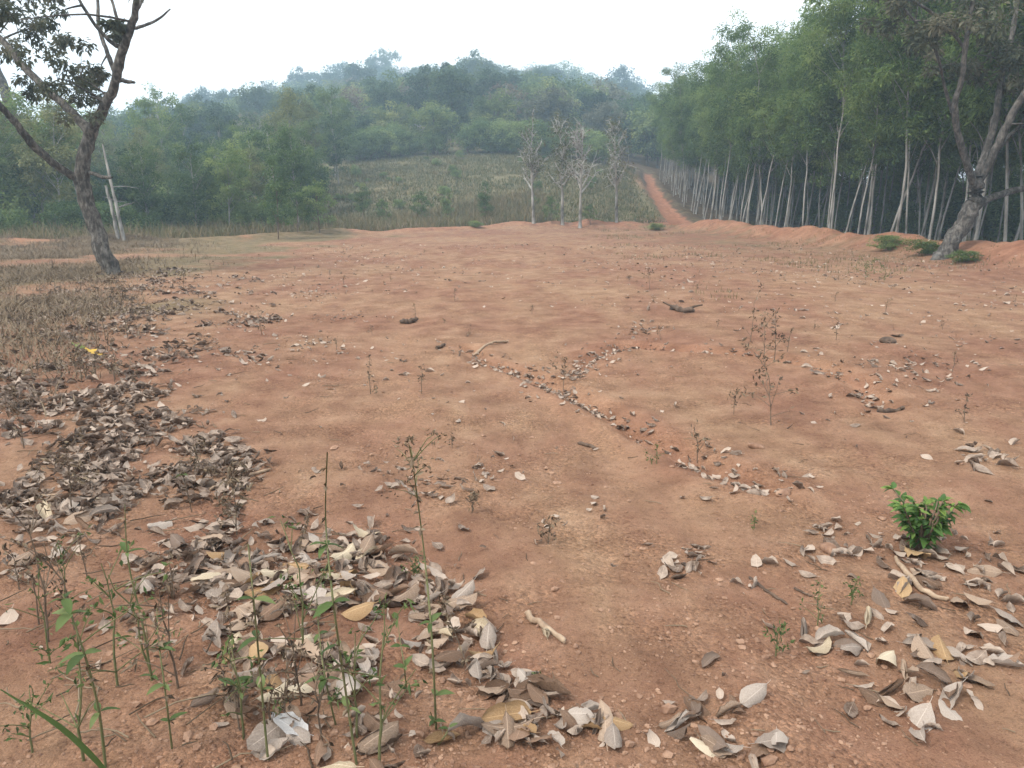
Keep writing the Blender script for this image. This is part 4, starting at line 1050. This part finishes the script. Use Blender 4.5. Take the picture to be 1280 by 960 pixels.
for k in range(30):
    px, py = rng.uniform(330, 1270), rng.uniform(305, 440)
    dead_weed(px, py, py - rng.uniform(5, 16) * (py - 250) / 130, 200 + k, 'tiny dry sprig dotted far out on the bare red ground', 'tiny dry sprigs far out on the red ground', nb=3, leafy=10)
for k in range(46):
    px, py = rng.uniform(0, 190), rng.uniform(305, 480)
    dead_weed(px, py, py - rng.uniform(8, 30) * (py - 250) / 130, 260 + k, 'small twiggy dead weed in the dry growth around the leaning tree', 'dead weeds around the leaning tree', nb=6, leafy=26)
for k in range(8):
    px, py = rng.uniform(0, 420), rng.uniform(720, 940)
    dead_weed(px, py, py - rng.uniform(30, 80), 320 + k, 'small withered brown weed between the tall weed stems', 'withered weeds between the tall stems', nb=5, leafy=14)
dead_weed(1082, 350, 330, 350, 'spreading grey-green weed on the inner side of the bank', None, 'weed', 'green_stem', 16, 90, .9)
dead_weed(1105, 352, 336, 351, 'low grey-green weed beside the spreading weed by the bank', None, 'weed', 'green_stem', 12, 60, .9)
for k in range(16):
    px, py = rng.uniform(0, 520), rng.uniform(760, 960)
    green = k % 3 != 0
    dead_weed(px, py, py - rng.uniform(70, 190), 400 + k, ('thin branching green weed' if green else 'thin branching brown weed') + ' tangled among the leaf drift', ('green' if green else 'brown') + ' weeds tangled in the leaf drift',
              'weed' if green else 'dead', 'green_stem' if green else 'brown_stem', 7, 22, .3, .75)
GS = 'green seedlings on the open soil'
for k, (px, py, top, nb, lf, lab) in enumerate((
    (1064, 756, 728, 6, 26, 'small dusty green seedling below the leaf bank'), (970, 818, 776, 5, 30, 'dusty green seedling alone on the open soil'),
    (1022, 778, 748, 4, 16, 'faint grey-green seedling between two greener seedlings'), (820, 582, 552, 3, 22, 'green seedling beside the narrow dark dead weed'),
    (943, 660, 640, 3, 12, 'tiny green seedling below the leaf heap'), (516, 722, 700, 7, 34, 'grey-green weed tuft above the leaf drift'),
    (350, 905, 880, 5, 18, 'little green seedling among the big dry leaves'), (670, 850, 838, 3, 6, 'tiny seedling at the edge of the sandy soil'))):
    dead_weed(px, py, top, 60 + k, lab, GS, 'weed', 'green_stem', nb, lf, .5, .8)

def green_shrub():
    r = np.random.default_rng(77); x, y = G(1150, 690); o = np.array((x, y, Hs(x, y) - .02)); h = at(1150, 615, y)[2] - o[2]
    e = link('green_shrub', None, None, tuple(o)); g = Geo(); tips = []
    for k in range(17):
        az = k * 2.4 + r.normal(0, .2); rr = h * (.06 + .44 * math.sqrt(k / 17)) * r.uniform(.6, 1.15); top = np.array((math.cos(az) * rr * 1.05, math.sin(az) * rr, h * r.uniform(.5, 1.08) * (1 - .15 * k / 17)))
        L = limb(g, (0, 0, 0), top, .008, .003, r, .10, 8, 5); tips += [(L[j], j / 7) for j in (2, 3, 4, 5, 6, 7, 7)]
    link('stem', g.mesh('stem', [M['brown_stem']]), e)
    for c, t in tips:
        for q in range(3):
            s = h * r.uniform(.11, .25) * (1.1 - .3 * t)
            az = math.atan2(c[1], c[0]) - math.pi / 2 + r.normal(0, .9)
            k = min(3, int(max(0, r.normal(.8 + 2.6 * (t > .85) * (r.random() < .55), .7))))
            link('leaf', WLEAF['bright', k], e, tuple(c), (r.normal(.25, .35), r.normal(0, .3), az), (s * 1.1, s, s))
    tag(e, 'bright green leafy shrub growing from a bank of dry leaves', 'shrub')
green_shrub()

# ------------------------------------------------------------------ haze: one closed box of air round everything
hm = bpy.data.materials.new('haze'); hm.use_nodes = True
hn, hl = hm.node_tree.nodes, hm.node_tree.links
hn.clear(); ho = hn.new('ShaderNodeOutputMaterial'); pv = hn.new('ShaderNodeVolumePrincipled')
pv.inputs['Color'].default_value = (.60, .82, 1.0, 1); pv.inputs['Density'].default_value = .0022; pv.inputs['Anisotropy'].default_value = .15
hl.new(pv.outputs[0], ho.inputs['Volume'])
x0, x1, y0, y1, z0, z1 = -410, 410, -410, 410, -4.0, 58
hb = mk_mesh('haze', [(x0, y0, z0), (x1, y0, z0), (x1, y1, z0), (x0, y1, z0), (x0, y0, z1), (x1, y0, z1), (x1, y1, z1), (x0, y1, z1)],
             np.array([(0, 3, 2, 1), (4, 5, 6, 7), (0, 1, 5, 4), (1, 2, 6, 5), (2, 3, 7, 6), (3, 0, 4, 7)]), [hm], smooth=False)
tag(link('haze', hb), 'pale blue haze filling the air', 'haze', kind='stuff')
